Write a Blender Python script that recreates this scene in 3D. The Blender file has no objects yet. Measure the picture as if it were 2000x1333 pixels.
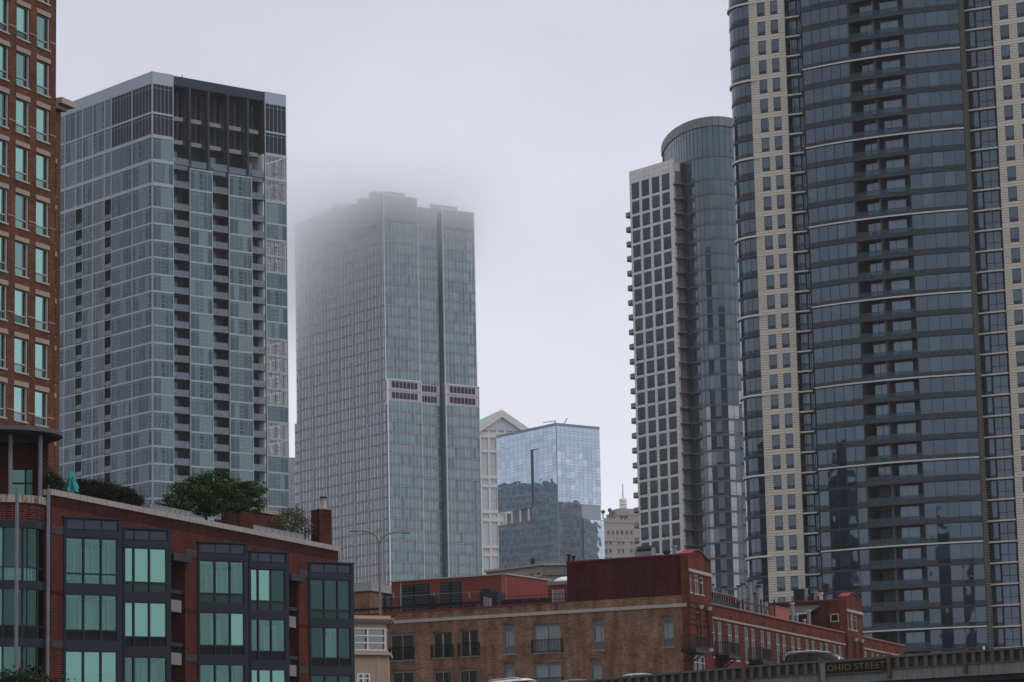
import bpy, math, random
from mathutils import Vector, Matrix
R = math.radians
rnd = random.Random(7)
SC = bpy.context.scene
COL = SC.collection

# ------------------------------------------------------------------ camera
FPX, PITCH, ROLL, EYE = 5800.0, R(9.4), R(1.2), 1.7       # focal length in photo pixels (2000 wide)
_F = Vector((0, math.cos(PITCH), math.sin(PITCH)))
_U0 = Vector((0, -math.sin(PITCH), math.cos(PITCH)))
_R0 = Vector((1, 0, 0))
_RT = _R0 * math.cos(ROLL) - _U0 * math.sin(ROLL)
_UP = _U0 * math.cos(ROLL) + _R0 * math.sin(ROLL)
CAM = Vector((0, 0, EYE))
cam = bpy.data.cameras.new('camera')
cam.sensor_width = 36.0
cam.lens = FPX / 2000 * 36
cam.clip_start, cam.clip_end = 1.0, 9000.0
cam_o = bpy.data.objects.new('camera', cam)
COL.objects.link(cam_o)
cam_o.matrix_world = Matrix(((_RT.x, _UP.x, -_F.x, 0), (_RT.y, _UP.y, -_F.y, 0), (_RT.z, _UP.z, -_F.z, EYE), (0, 0, 0, 1)))
SC.camera = cam_o

# ------------------------------------------------------------------ render / colour
SC.view_settings.view_transform = 'Standard'
SC.view_settings.look = 'None'
SC.view_settings.exposure = 0.0
SC.view_settings.gamma = 1.0
SC.view_settings.use_curve_mapping = False
SC.render.engine = 'CYCLES'
SC.cycles.use_denoising = True
SC.cycles.max_bounces = 14
SC.cycles.diffuse_bounces = 3
SC.cycles.glossy_bounces = 3
SC.cycles.transmission_bounces = 4
SC.cycles.transparent_max_bounces = 8
SC.cycles.volume_bounces = 12
SC.cycles.volume_max_steps = 128
SC.cycles.caustics_reflective = False
SC.cycles.caustics_refractive = False

# ------------------------------------------------------------------ sky: overcast deck laid over a Nishita sky
SUN_EL, SUN_AZ = R(48), R(118)           # azimuth clockwise from +Y (camera looks along +Y)
world = bpy.data.worlds.new('World')
SC.world = world
world.use_nodes = True
nt = world.node_tree
nt.nodes.clear()
N = nt.nodes.new
L = nt.links.new
out = N('ShaderNodeOutputWorld')
bg = N('ShaderNodeBackground')
bg.inputs['Strength'].default_value = 0.1
sky = N('ShaderNodeTexSky')
sky.sky_type = 'NISHITA'
sky.sun_disc = False
sky.sun_elevation = SUN_EL
sky.sun_rotation = SUN_AZ
sky.dust_density = 4.0
tc = N('ShaderNodeTexCoord')
sep = N('ShaderNodeSeparateXYZ')
L(tc.outputs['Generated'], sep.inputs[0])
ramp = N('ShaderNodeValToRGB')           # luminance of the cloud deck against height above the horizon
cr = ramp.color_ramp
cr.elements[0].position, cr.elements[0].color = 0.0, (0.84, 0.85, 0.96, 1)
cr.elements[1].position, cr.elements[1].color = 1.0, (1.0, 1.0, 1.07, 1)
for p, c in ((0.10, (0.87, 0.88, 0.985)), (0.17, (0.83, 0.84, 0.94)), (0.235, (0.70, 0.71, 0.81)), (0.34, (0.64, 0.645, 0.74)), (0.6, (0.82, 0.82, 0.90))):
    e = cr.elements.new(p)
    e.color = (*c, 1)
L(sep.outputs['Z'], ramp.inputs['Fac'])
mp = N('ShaderNodeMapping')
mp.inputs['Scale'].default_value = (5.0, 5.0, 9.0)
L(tc.outputs['Generated'], mp.inputs['Vector'])
ns = N('ShaderNodeTexNoise')
ns.inputs['Scale'].default_value = 1.3
ns.inputs['Detail'].default_value = 4.0
ns.inputs['Roughness'].default_value = 0.5
L(mp.outputs[0], ns.inputs['Vector'])
mr = N('ShaderNodeMapRange')
mr.inputs['From Min'].default_value, mr.inputs['From Max'].default_value = 0.3, 0.7
mr.inputs['To Min'].default_value, mr.inputs['To Max'].default_value = 9.3, 10.7
L(ns.outputs['Fac'], mr.inputs['Value'])
vm = N('ShaderNodeVectorMath')
vm.operation = 'SCALE'
L(ramp.outputs['Color'], vm.inputs[0])
L(mr.outputs[0], vm.inputs['Scale'])
mix = N('ShaderNodeMix')
mix.data_type = 'RGBA'
mix.inputs['Factor'].default_value = 0.96
L(sky.outputs[0], mix.inputs[6])
L(vm.outputs[0], mix.inputs[7])
L(mix.outputs[2], bg.inputs['Color'])
L(bg.outputs[0], out.inputs['Surface'])

sun = bpy.data.lights.new('sun', 'SUN')
sun.energy = 1.05
sun.angle = R(30)
sun.color = (1.0, 0.985, 0.96)
sun_o = bpy.data.objects.new('sun', sun)
COL.objects.link(sun_o)
_sd = Vector((math.cos(SUN_EL) * math.sin(SUN_AZ), math.cos(SUN_EL) * math.cos(SUN_AZ), math.sin(SUN_EL)))
sun_o.rotation_euler = _sd.to_track_quat('Z', 'Y').to_euler()
sun_o.location = (60, -40, 300)

# ------------------------------------------------------------------ helpers: photo measurements -> places in the world
def ray(px, py):
    x, y = (px - 1000.0) / FPX, -(py - 666.5) / FPX
    return (_F + _RT * x + _UP * y)

def at(px, py, Y):                       # the point seen at (px, py) that lies Y metres ahead
    d = ray(px, py)
    return CAM + d * (Y / d.y)

def project(p):
    d = p - CAM
    k = d.dot(_F)
    return 1000 + FPX * d.dot(_RT) / k, 666.5 - FPX * d.dot(_UP) / k

class Frame:
    """A vertical plane. ang: heading of its left-to-right direction, degrees clockwise from the view axis.
    u runs along it, d outwards (towards the side that faces the camera), z up."""
    def __init__(s, o, ang):
        s.o = Vector((o[0], o[1], 0))
        s.ang = ang
        s.e = Vector((math.sin(R(ang)), math.cos(R(ang)), 0))
        s.n = Vector((s.e.y, -s.e.x, 0))
        s.rot = math.atan2(s.e.y, s.e.x)
    def pt(s, u, d, z):
        return s.o + s.e * u + s.n * d + Vector((0, 0, z))
    def uz(s, px, py, d=0.0):
        r = ray(px, py)
        t = ((s.o + s.n * d) - CAM).dot(s.n) / r.dot(s.n)
        p = CAM + r * t
        return (p - s.o).dot(s.e), p.z
    def u(s, px, py, d=0.0): return s.uz(px, py, d)[0]
    def z(s, px, py, d=0.0): return s.uz(px, py, d)[1]
    def sub(s, u, d=0.0, dang=0.0):
        return Frame(s.pt(u, d, 0), s.ang + dang)

ID = Frame((0, 0), 90.0)                 # x = u, y = -d

class MB:
    def __init__(s):
        s.v, s.f, s.m, s.mats = [], [], [], []
    def mi(s, mat):
        if mat not in s.mats: s.mats.append(mat)
        return s.mats.index(mat)
    def face(s, pts, mat):
        k = len(s.v)
        s.v.extend(tuple(p) for p in pts)
        s.f.append(tuple(range(k, k + len(pts))))
        s.m.append(s.mi(mat))
    def hexa(s, p, mat, skip=''):        # p: 8 corners, 0-3 bottom (ccw from above), 4-7 top
        k = len(s.v)
        s.v.extend(tuple(q) for q in p)
        i = s.mi(mat)
        for nm, f in (('b', (3, 2, 1, 0)), ('t', (4, 5, 6, 7)), ('f', (0, 1, 5, 4)), ('r', (1, 2, 6, 5)), ('k', (2, 3, 7, 6)), ('l', (3, 0, 4, 7))):
            if nm in skip: continue
            s.f.append(tuple(k + j for j in f))
            s.m.append(i)
    def box(s, F, u0, u1, d0, d1, z0, z1, mat, skip=''):   # front is d1
        P = F.pt
        s.hexa([P(u0, d1, z0), P(u1, d1, z0), P(u1, d0, z0), P(u0, d0, z0), P(u0, d1, z1), P(u1, d1, z1), P(u1, d0, z1), P(u0, d0, z1)], mat, skip)
    def wedge(s, F, u0, u1, d0, d1, z0a, z0b, z1a, z1b, mat):  # sloped along u
        P = F.pt
        s.hexa([P(u0, d1, z0a), P(u1, d1, z0b), P(u1, d0, z0b), P(u0, d0, z0a), P(u0, d1, z1a), P(u1, d1, z1b), P(u1, d0, z1b), P(u0, d0, z1a)], mat)
    def rect(s, F, u0, u1, d, z0, z1, mat):
        P = F.pt
        s.face([P(u0, d, z0), P(u1, d, z0), P(u1, d, z1), P(u0, d, z1)], mat)
    def prism(s, poly, z0, z1, mat, side=None, cap=True):   # poly ccw seen from above
        side = side or mat
        n = len(poly)
        for i in range(n):
            a, b = poly[i], poly[(i + 1) % n]
            s.face([(a[0], a[1], z0), (b[0], b[1], z0), (b[0], b[1], z1), (a[0], a[1], z1)], side)
        if cap:
            s.face([(p[0], p[1], z1) for p in poly], mat)
            s.face([(p[0], p[1], z0) for p in reversed(poly)], mat)
    def profile(s, F, pts, d0, d1, mat):  # (u,z) outline, ccw seen from outside, extruded d0..d1
        n = len(pts)
        s.face([F.pt(u, d1, z) for u, z in pts], mat)
        s.face([F.pt(u, d0, z) for u, z in reversed(pts)], mat)
        for i in range(n):
            (ua, za), (ub, zb) = pts[i], pts[(i + 1) % n]
            s.face([F.pt(ua, d1, za), F.pt(ua, d0, za), F.pt(ub, d0, zb), F.pt(ub, d1, zb)], mat)
    def tube(s, p0, p1, r0, mat, r1=None, n=8, cap=True):
        r1 = r0 if r1 is None else r1
        p0, p1 = Vector(p0), Vector(p1)
        q = (p1 - p0).to_track_quat('Z', 'Y')
        k = len(s.v)
        i = s.mi(mat)
        for p, r in ((p0, r0), (p1, r1)):
            for j in range(n):
                a = 2 * math.pi * j / n
                s.v.append(tuple(p + q @ Vector((r * math.cos(a), r * math.sin(a), 0))))
        for j in range(n):
            s.f.append((k + j, k + (j + 1) % n, k + n + (j + 1) % n, k + n + j))
            s.m.append(i)
        if cap:
            s.f.append(tuple(k + n + j for j in range(n)))
            s.f.append(tuple(k + j for j in reversed(range(n))))
            s.m += [i, i]
    def path(s, pts, r, mat, n=8):
        for a, b in zip(pts, pts[1:]): s.tube(a, b, r, mat, n=n)
    def ring(s, c, r0, r1, z0, z1, a0, a1, mat, n=24):     # curved wall segment, angles in radians (math convention)
        for j in range(n):
            a, b = a0 + (a1 - a0) * j / n, a0 + (a1 - a0) * (j + 1) / n
            A = [(c[0] + r * math.cos(t), c[1] + r * math.sin(t)) for r, t in ((r1, a), (r1, b), (r0, b), (r0, a))]
            s.hexa([(x, y, z0) for x, y in A] + [(x, y, z1) for x, y in A], mat)
    def merge(s, o, M=None):
        k = len(s.v)
        s.v.extend(o.v if M is None else (tuple(M @ Vector(v)) for v in o.v))
        s.f.extend(tuple(k + j for j in f) for f in o.f)
        idx = [s.mi(m) for m in o.mats]
        s.m.extend(idx[j] for j in o.m)
    def mesh(s, name, off=None, smooth=False):
        me = bpy.data.meshes.new(name)
        v = s.v if off is None else [(a - off[0], b - off[1], c - off[2]) for a, b, c in s.v]
        me.from_pydata(v, [], s.f)
        for m in s.mats: me.materials.append(m)
        me.polygons.foreach_set('material_index', s.m)
        uv = me.uv_layers.new(name='UVMap')
        co = s.v
        flat = []
        for p in me.polygons:             # metres along the wall / up the wall
            n = p.normal
            if abs(n.z) > 0.8:
                for j in p.vertices: flat += [co[j][0], co[j][1]]
            else:
                h = math.hypot(n.x, n.y) or 1
                tx, ty = -n.y / h, n.x / h
                for j in p.vertices: flat += [co[j][0] * tx + co[j][1] * ty, co[j][2]]
        uv.data.foreach_set('uv', flat)
        if smooth: me.polygons.foreach_set('use_smooth', [True] * len(me.polygons))
        me.update()
        return me

class Thing:
    LIMIT = 300
    def __init__(s, name, label, cat, loc, group=None, kind=None):
        s.root = bpy.data.objects.new(name, None)
        s.root.empty_display_size = 1.0
        s.root.location = loc
        s.loc = Vector(loc)
        COL.objects.link(s.root)
        s.root['label'], s.root['category'] = label, cat
        if group: s.root['group'] = group
        if kind: s.root['kind'] = kind
        s.pend = {}
    def part(s, name, mb, parent=None, smooth=False, label=None, stuff=False):
        o = bpy.data.objects.new(name, mb.mesh(name, s.loc, smooth))
        COL.objects.link(o)
        o.parent = parent or s.root
        if label: o['label'] = label
        if stuff: o['kind'] = 'stuff'
        return o
    def inst(s, name, mbs, F, u, d, z):   # mbs: MB (local coords) or list of (subname, MB): first is the part, others its sub-parts
        s.pend.setdefault(name, []).append((mbs, F, u, d, z))
    def finish(s):
        for name, lst in s.pend.items():
            def key(t):
                p = t[1].pt(t[2], t[3], t[4])
                x, y = project(p)
                return (not (-25 < x < 2025 and -60 < y < 1390), (p - CAM).length)
            if len(lst) > s.LIMIT:
                lst.sort(key=key)
            rest = MB()
            for i, (mbs, F, u, d, z) in enumerate(lst):
                p = F.pt(u, d, z)
                if i < s.LIMIT:
                    sub = mbs if isinstance(mbs, list) else [(name, mbs)]
                    first = None
                    for nm, mb in sub:
                        if not hasattr(mb, 'me'): mb.me = mb.mesh(nm)
                        o = bpy.data.objects.new(nm, mb.me)
                        COL.objects.link(o)
                        if first is None:
                            o.parent = s.root
                            o.location = p - s.loc
                            o.rotation_euler = (0, 0, F.rot)
                            first = o
                        else:
                            o.parent = first
                else:
                    M = Matrix.Translation(p) @ Matrix.Rotation(F.rot, 4, 'Z')
                    for nm, mb in (mbs if isinstance(mbs, list) else [(name, mbs)]): rest.merge(mb, M)
            if rest.v: s.part(name, rest, stuff=True)
        return s.root

def simple(name, mb, label=None, cat=None, group=None, kind=None, off=(0, 0, 0), smooth=False):
    o = bpy.data.objects.new(name, mb.mesh(name, off, smooth))
    o.location = off
    COL.objects.link(o)
    if label: o['label'] = label
    if cat: o['category'] = cat
    if group: o['group'] = group
    if kind: o['kind'] = kind
    return o

# ------------------------------------------------------------------ materials
def newmat(name):
    m = bpy.data.materials.new(name)
    m.use_nodes = True
    t = m.node_tree
    return m, t, t.nodes['Principled BSDF'], t.nodes.new, t.links.new

def mat(name, c, rough=0.7, var=0.15, scale=0.8, metal=0.0, bump=0.0, ior=1.22, streak=0.0, dirt=(0.03, 0.028, 0.025)):
    """painted / cast surface: base colour broken up by noise, optional vertical weather streaks"""
    m, t, b, N, L = newmat(name)
    b.inputs['Roughness'].default_value = rough
    b.inputs['Metallic'].default_value = metal
    b.inputs['IOR'].default_value = ior
    tc = N('ShaderNodeTexCoord')
    ns = N('ShaderNodeTexNoise')
    ns.inputs['Scale'].default_value = scale
    ns.inputs['Detail'].default_value = 6
    ns.inputs['Roughness'].default_value = 0.65
    L(tc.outputs['Object'], ns.inputs['Vector'])
    mx = N('ShaderNodeMix')
    mx.data_type = 'RGBA'
    mx.inputs[6].default_value = (*[x * (1 - var) for x in c], 1)
    mx.inputs[7].default_value = (*[min(1, x * (1 + var)) for x in c], 1)
    L(ns.outputs['Fac'], mx.inputs['Factor'])
    col = mx.outputs[2]
    if streak:
        uvn = N('ShaderNodeUVMap')
        mp = N('ShaderNodeMapping')
        mp.inputs['Scale'].default_value = (3.2, 0.35, 1)
        L(uvn.outputs[0], mp.inputs['Vector'])
        n2 = N('ShaderNodeTexNoise')
        n2.inputs['Scale'].default_value = 1.6
        n2.inputs['Detail'].default_value = 5
        L(mp.outputs[0], n2.inputs['Vector'])
        rp = N('ShaderNodeMapRange')
        rp.inputs['From Min'].default_value, rp.inputs['From Max'].default_value = 0.5, 0.7
        rp.inputs['To Max'].default_value = streak
        L(n2.outputs['Fac'], rp.inputs['Value'])
        m2 = N('ShaderNodeMix')
        m2.data_type = 'RGBA'
        m2.inputs[7].default_value = (*dirt, 1)
        L(rp.outputs[0], m2.inputs['Factor'])
        L(col, m2.inputs[6])
        col = m2.outputs[2]
    L(col, b.inputs['Base Color'])
    if bump:
        bp = N('ShaderNodeBump')
        bp.inputs['Strength'].default_value = bump
        bp.inputs['Distance'].default_value = 0.02
        L(ns.outputs['Fac'], bp.inputs['Height'])
        L(bp.outputs[0], b.inputs['Normal'])
    return m

def brick(name, c1, c2, mortar, bw=0.22, bh=0.085, ms=0.016, var=0.35, bump=0.5, off=0.5):
    m, t, b, N, L = newmat(name)
    b.inputs['Roughness'].default_value = 0.92
    b.inputs['IOR'].default_value = 1.12
    uv = N('ShaderNodeUVMap')
    bt = N('ShaderNodeTexBrick')
    bt.offset = off
    bt.inputs['Color1'].default_value = (*c1, 1)
    bt.inputs['Color2'].default_value = (*c2, 1)
    bt.inputs['Mortar'].default_value = (*mortar, 1)
    bt.inputs['Scale'].default_value = 1.0
    bt.inputs['Mortar Size'].default_value = ms
    bt.inputs['Brick Width'].default_value = bw
    bt.inputs['Row Height'].default_value = bh
    L(uv.outputs[0], bt.inputs['Vector'])
    ns = N('ShaderNodeTexNoise')
    ns.inputs['Scale'].default_value = 0.7
    ns.inputs['Detail'].default_value = 8
    ns.inputs['Roughness'].default_value = 0.7
    L(uv.outputs[0], ns.inputs['Vector'])
    rp = N('ShaderNodeMapRange')
    rp.inputs['From Min'].default_value, rp.inputs['From Max'].default_value = 0.25, 0.75
    rp.inputs['To Min'].default_value, rp.inputs['To Max'].default_value = 1 - var, 1 + var
    L(ns.outputs['Fac'], rp.inputs['Value'])
    mp = N('ShaderNodeMapping')                       # rain streaks and patched areas
    mp.inputs['Scale'].default_value = (1.1, 0.16, 1)
    L(uv.outputs[0], mp.inputs['Vector'])
    n2 = N('ShaderNodeTexNoise')
    n2.inputs['Scale'].default_value = 1.0
    n2.inputs['Detail'].default_value = 6
    n2.inputs['Roughness'].default_value = 0.6
    L(mp.outputs[0], n2.inputs['Vector'])
    r2 = N('ShaderNodeMapRange')
    r2.inputs['From Min'].default_value, r2.inputs['From Max'].default_value = 0.35, 0.68
    r2.inputs['To Min'].default_value, r2.inputs['To Max'].default_value = 1 - var * .9, 1 + var * .5
    L(n2.outputs['Fac'], r2.inputs['Value'])
    mu = N('ShaderNodeMath')
    mu.operation = 'MULTIPLY'
    L(rp.outputs[0], mu.inputs[0])
    L(r2.outputs[0], mu.inputs[1])
    vm = N('ShaderNodeVectorMath')
    vm.operation = 'SCALE'
    L(bt.outputs['Color'], vm.inputs[0])
    L(mu.outputs[0], vm.inputs['Scale'])
    L(vm.outputs[0], b.inputs['Base Color'])
    bp = N('ShaderNodeBump')
    bp.inputs['Strength'].default_value = bump
    bp.inputs['Distance'].default_value = 0.015
    bp.invert = True
    L(bt.outputs['Fac'], bp.inputs['Height'])
    L(bp.outputs[0], b.inputs['Normal'])
    return m

def glass(name, c, ior=1.9, rough=0.03, wav=0.02, wscale=0.35, tint=None, metal=0.0):
    """dark reflective curtain-wall glass; the slow bump gives the pillowed reflections of real panes"""
    m, t, b, N, L = newmat(name)
    b.inputs['Base Color'].default_value = (*c, 1)
    b.inputs['Roughness'].default_value = rough
    b.inputs['IOR'].default_value = ior
    b.inputs['Metallic'].default_value = metal
    if tint: b.inputs['Specular Tint'].default_value = (*tint, 1)
    tc = N('ShaderNodeTexCoord')
    ns = N('ShaderNodeTexNoise')
    ns.inputs['Scale'].default_value = wscale
    ns.inputs['Detail'].default_value = 2
    geo = N('ShaderNodeNewGeometry')
    L(geo.outputs['Position'], ns.inputs['Vector'])
    bp = N('ShaderNodeBump')
    bp.inputs['Strength'].default_value = 1.0
    bp.inputs['Distance'].default_value = wav
    L(ns.outputs['Fac'], bp.inputs['Height'])
    L(bp.outputs[0], b.inputs['Normal'])
    return m

def clearglass(name, tint, refl=0.12, rough=0.02, rtint=(1, 1, 1), ior=1.5):
    """thin see-through pane: tinted transparency plus a mirror share"""
    m = bpy.data.materials.new(name)
    m.use_nodes = True
    t = m.node_tree
    t.nodes.clear()
    N, L = t.nodes.new, t.links.new
    o = N('ShaderNodeOutputMaterial')
    tr = N('ShaderNodeBsdfTransparent')
    tr.inputs[0].default_value = (*tint, 1)
    gl = N('ShaderNodeBsdfGlossy')
    gl.inputs[0].default_value = (*rtint, 1)
    gl.inputs['Roughness'].default_value = rough
    fr = N('ShaderNodeFresnel')
    fr.inputs['IOR'].default_value = ior
    ad = N('ShaderNodeMath')
    ad.inputs[1].default_value = refl
    L(fr.outputs[0], ad.inputs[0])
    mx = N('ShaderNodeMixShader')
    L(ad.outputs[0], mx.inputs[0])
    L(tr.outputs[0], mx.inputs[1])
    L(gl.outputs[0], mx.inputs[2])
    L(mx.outputs[0], o.inputs['Surface'])
    return m

def concrete_panels(name, c, pw, ph, gap=0.03):
    return brick(name, c, tuple(x * 0.94 for x in c), tuple(x * 0.45 for x in c), pw, ph, gap, 0.08, 0.3, 0.0)

M_asphalt = mat('asphalt', (0.05, 0.05, 0.05), 0.9, 0.3, 0.5)
M_dark = mat('dark_metal', (0.018, 0.02, 0.025), 0.5, 0.2)
M_roof = mat('roofing', (0.07, 0.07, 0.07), 0.9, 0.3)

# ------------------------------------------------------------------ ground
g = MB()
g.face([(-1800, -300, 0), (1800, -300, 0), (1800, 3200, 0), (-1800, 3200, 0)], M_asphalt)
simple('ground', g, kind='structure')
# ================================================================== TOWERS
def gl3(name, cs, **k): return [glass('%s_%d' % (name, i), c, **k) for i, c in enumerate(cs)]

M_bluegrey = mat('blue_grey_frame', (0.034, 0.045, 0.062), 0.5, 0.15)
M_slabdark = mat('dark_slab_edge', (0.05, 0.048, 0.05), 0.8, 0.2)
M_white = mat('white_band', (0.50, 0.49, 0.47), 0.7, 0.12, streak=0.25, dirt=(0.3, 0.29, 0.27))
M_beige = mat('beige_stone', (0.50, 0.47, 0.40), 0.85, 0.1, 0.6, streak=0.2, dirt=(0.25, 0.23, 0.19))
M_groove = mat('stone_joint', (0.06, 0.055, 0.05), 0.9, 0.1)

# ---------------------------------------------------------------- dark blue condominium tower on the right
G_T = gl3('tower_glass', [(0.006, 0.011, 0.018), (0.012, 0.019, 0.029), (0.030, 0.044, 0.062), (0.018, 0.020, 0.028)], ior=1.86, wav=0.05, wscale=0.22, tint=(0.66, 0.85, 1.0))
G_Tsp = gl3('tower_spandrel', [(0.007, 0.012, 0.017), (0.007, 0.020, 0.027)], ior=1.4, wav=0.01)
G_rail = clearglass('rail_glass', (0.50, 0.62, 0.66), 0.0, rtint=(.4, .55, .65))

def tower_right():
    F = Frame(at(1586, 600, 444)[:2], 117)
    up = lambda px, d=0.0: F.u(px, 600, d)
    z0 = F.z(1939, 732.4)
    h = (F.z(1939, 610.8) - z0) / 3
    lo, hi = -15, 20
    Zs = [z0 + i * h for i in range(lo, hi + 1)]
    top = Zs[-1] + h
    t = Thing('condominium_tower', 'tall dark blue glass condominium tower with pale stone strips and a balcony column, at right', 'tower', F.pt(up(1700), 0, 0))
    r = random.Random(11)
    pick = lambda: r.choice([0, 0, 1, 1, 1, 2, 3])
    # structural core, set behind every facade plane
    cm = MB()
    ua, ub = up(1483), up(2060)
    cm.box(F, ua + 0.5, up(1676), -28, -2.2, 0, top, M_slabdark)
    cm.box(F, up(1676), up(1790), -28, -4.6, 0, top, M_slabdark)
    cm.box(F, up(1790), ub, -28, -2.2, 0, top, M_slabdark)
    cm.box(F, ua + 0.3, up(1676), -2.2, -0.6, 0, Zs[0] - h, M_slabdark)
    t.part('core_wall', cm)
    # pale stone strips
    def strip(pa, pb, wins):
        st, jt = MB(), MB()
        u0, u1 = up(pa), up(pb)
        jt.box(F, u0 + .05, u1 - .05, -1.0, -0.07, 0, top, M_groove)
        ws = [(up(a), up(b)) for a, b in wins]
        edges = [u0] + [x for w in ws for x in w] + [u1]
        for Z in Zs:
            for k in range(2):                                   # two full courses between window rows
                st.box(F, u0, u1, -0.3, 0, Z + 0.03 + k * 0.44, Z + 0.43 + k * 0.44, M_beige)
            zz = Z + 0.91
            n = 6
            c = (h - 0.91) / n
            for k in range(n):
                for j in range(0, len(edges), 2):
                    if edges[j + 1] - edges[j] > 0.15:
                        st.box(F, edges[j], edges[j + 1], -0.3, 0, zz + k * c + 0.03, zz + (k + 1) * c - 0.03, M_beige)
        t.part('stone_cladding', st)
        t.part('stone_joint', jt)
        hw = h - 0.91
        for a, b in ws:
            var = []
            for g in G_T:
                m = MB()
                w = b - a
                m.box(ID, 0, w, -0.1, 0, 0.0, hw, M_dark)
                m.box(ID, 0.07, w - 0.07, 0, 0.012, 0.5, hw - 0.07, g)
                m.box(ID, 0.07, w - 0.07, 0, 0.02, 0.06, 0.44, G_Tsp[0])
                var.append(m)
            for Z in Zs: t.inst('window', var[pick()], F, a, -0.065, Z + 0.91)
    strip(1482, 1552.5, [(1498.6, 1514), (1525, 1539.6)])
    strip(1965.5, 2062, [(1980, 1997.5), (2014, 2031)])
    # curved glass corner at the left end
    rad = 5.0
    c0 = F.pt(up(1482), -rad, 0)
    hd0 = math.atan2(F.n.y, F.n.x)
    n = 9
    A = [hd0 - R(108) * k / n for k in range(n + 1)]
    P = [Vector((c0.x + rad * math.cos(a), c0.y + rad * math.sin(a), 0)) for a in A]
    bay = {}
    for k in range(n):
        pr, pl = P[k], P[k + 1]
        dv = pr - pl
        fr = Frame(pl, math.degrees(math.atan2(dv.x, dv.y)))
        w = dv.length
        for vi, g in enumerate(G_T):
            m = MB()
            m.box(ID, 0, w, -0.08, -0.02, 0, h, M_dark)
            m.box(ID, 0.04, w - 0.04, -0.02, 0.0, 0.95, h - 0.2, g)
            m.box(ID, 0.04, w - 0.04, -0.02, 0.01, 0.42, 0.9, G_Tsp[1 if vi == 2 else 0])
            m.box(ID, 0.0, w, 0, 0.05, 0.0, 0.36, M_bluegrey)
            bay[vi] = m
        for i, Z in enumerate(Zs): t.inst('curved_window', bay[pick()], fr, 0, 0, Z)
    for i, Z in enumerate(Zs):
        if (i + lo) % 4 == 0:
            bm = MB()
            bm.ring(c0, rad - 0.2, rad + 0.28, Z - 0.02, Z + 0.3, A[-1], hd0, M_white, 18)
            bm.box(F, up(1482), up(1493), 0.004, 0.2, Z - 0.02, Z + 0.3, M_white)
            t.part('band_course', bm)
    cb = MB()
    cb.prism([tuple(q) for q in reversed([(p.x + (c0.x - p.x) * .08, p.y + (c0.y - p.y) * .08) for p in P])] + [tuple(F.pt(up(1482), -0.6, 0)[:2]), tuple(F.pt(up(1482), -10, 0)[:2])][::1], 0, top, M_slabdark)
    t.part('corner_core', cb)
    # recessed columns with doors and rails
    def recess(pa, pb, groups, dd, rail):
        u0, u1 = up(pa, dd), up(pb, dd)
        sl = MB()
        sl.box(ID, 0, u1 - u0, -2.2, -0.12, -0.02, 0.2, M_beige)
        for Z in Zs: t.inst('slab_edge', sl, F, u0, 0, Z)
        bk = MB()
        bk.box(F, u0, u1, -2.2, dd - 0.1, Zs[0] - h, top, M_dark)
        t.part('recess_wall', bk)
        for a, b, kind in groups:
            a, b = up(a, dd), up(b, dd)
            w = b - a
            var = []
            for g in G_T:
                m = MB()
                m.box(ID, 0, w, -0.08, 0, 0, h - 0.35, M_dark)
                for q in range(2):
                    x0, x1 = w * q / 2 + 0.05, w * (q + 1) / 2 - 0.05
                    if kind == 'window':
                        m.box(ID, x0, x1, 0, 0.02, 0.5, h - 0.42, g)
                        m.box(ID, x0, x1, 0, 0.02, 0.03, 0.44, G_Tsp[0])
                    else:
                        m.box(ID, x0, x1, 0, 0.02, 1.12, h - 0.42, g)
                        m.box(ID, x0, x1, 0, 0.02, 0.03, 1.04, g)
                        m.box(ID, x0, x1, 0.03, 0.06, 1.04, 1.1, M_dark)
                var.append(m)
            for Z in Zs: t.inst('recessed_' + kind, var[pick()], F, a, dd, Z + 0.2)
        if rail:
            m = MB()
            a, b = up(rail[0]), up(rail[1])
            w = b - a
            m.box(ID, 0, w, 0, 0.05, 1.05, 1.12, M_dark)
            m.box(ID, 0, w, 0, 0.05, 0.08, 0.13, M_dark)
            for q in range(12): m.box(ID, w * q / 11 - 0.015, w * q / 11 + 0.015, 0.012, 0.04, 0.13, 1.05, M_dark)
            for Z in Zs: t.inst('balcony_railing', m, F, a, -0.25, Z + 0.2)
    recess(1552.5, 1586, [(1556, 1576, 'door'), (1578, 1585, 'window')], -1.1, (1554, 1577))
    recess(1904, 1965.5, [(1906, 1930, 'window'), (1932.5, 1962, 'door')], -0.55, None)
    # the bulging glass front
    D0, SAG = 1.7, 1.5
    b0, b1 = F.u(1586, 600, D0), F.u(1899, 600, D0)
    um, hw = (b0 + b1) / 2, (b1 - b0) / 2
    arc = lambda u: D0 + SAG * (1 - ((u - um) / hw) ** 2)
    def fr(ua, ub):
        a, b = F.pt(ua, arc(ua), 0), F.pt(ub, arc(ub), 0)
        dv = b - a
        return Frame(a, math.degrees(math.atan2(dv.x, dv.y))), dv.length
    def arcu(px):
        u = up(px, D0)
        for _ in range(4): u = F.u(px, 600, arc(u))
        return u
    lefts = [arcu(x) for x in (1586.5, 1605, 1623, 1641.6, 1660, 1678)]
    rights = [arcu(x) for x in (1789, 1811.5, 1834, 1856, 1878, 1899)]
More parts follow.
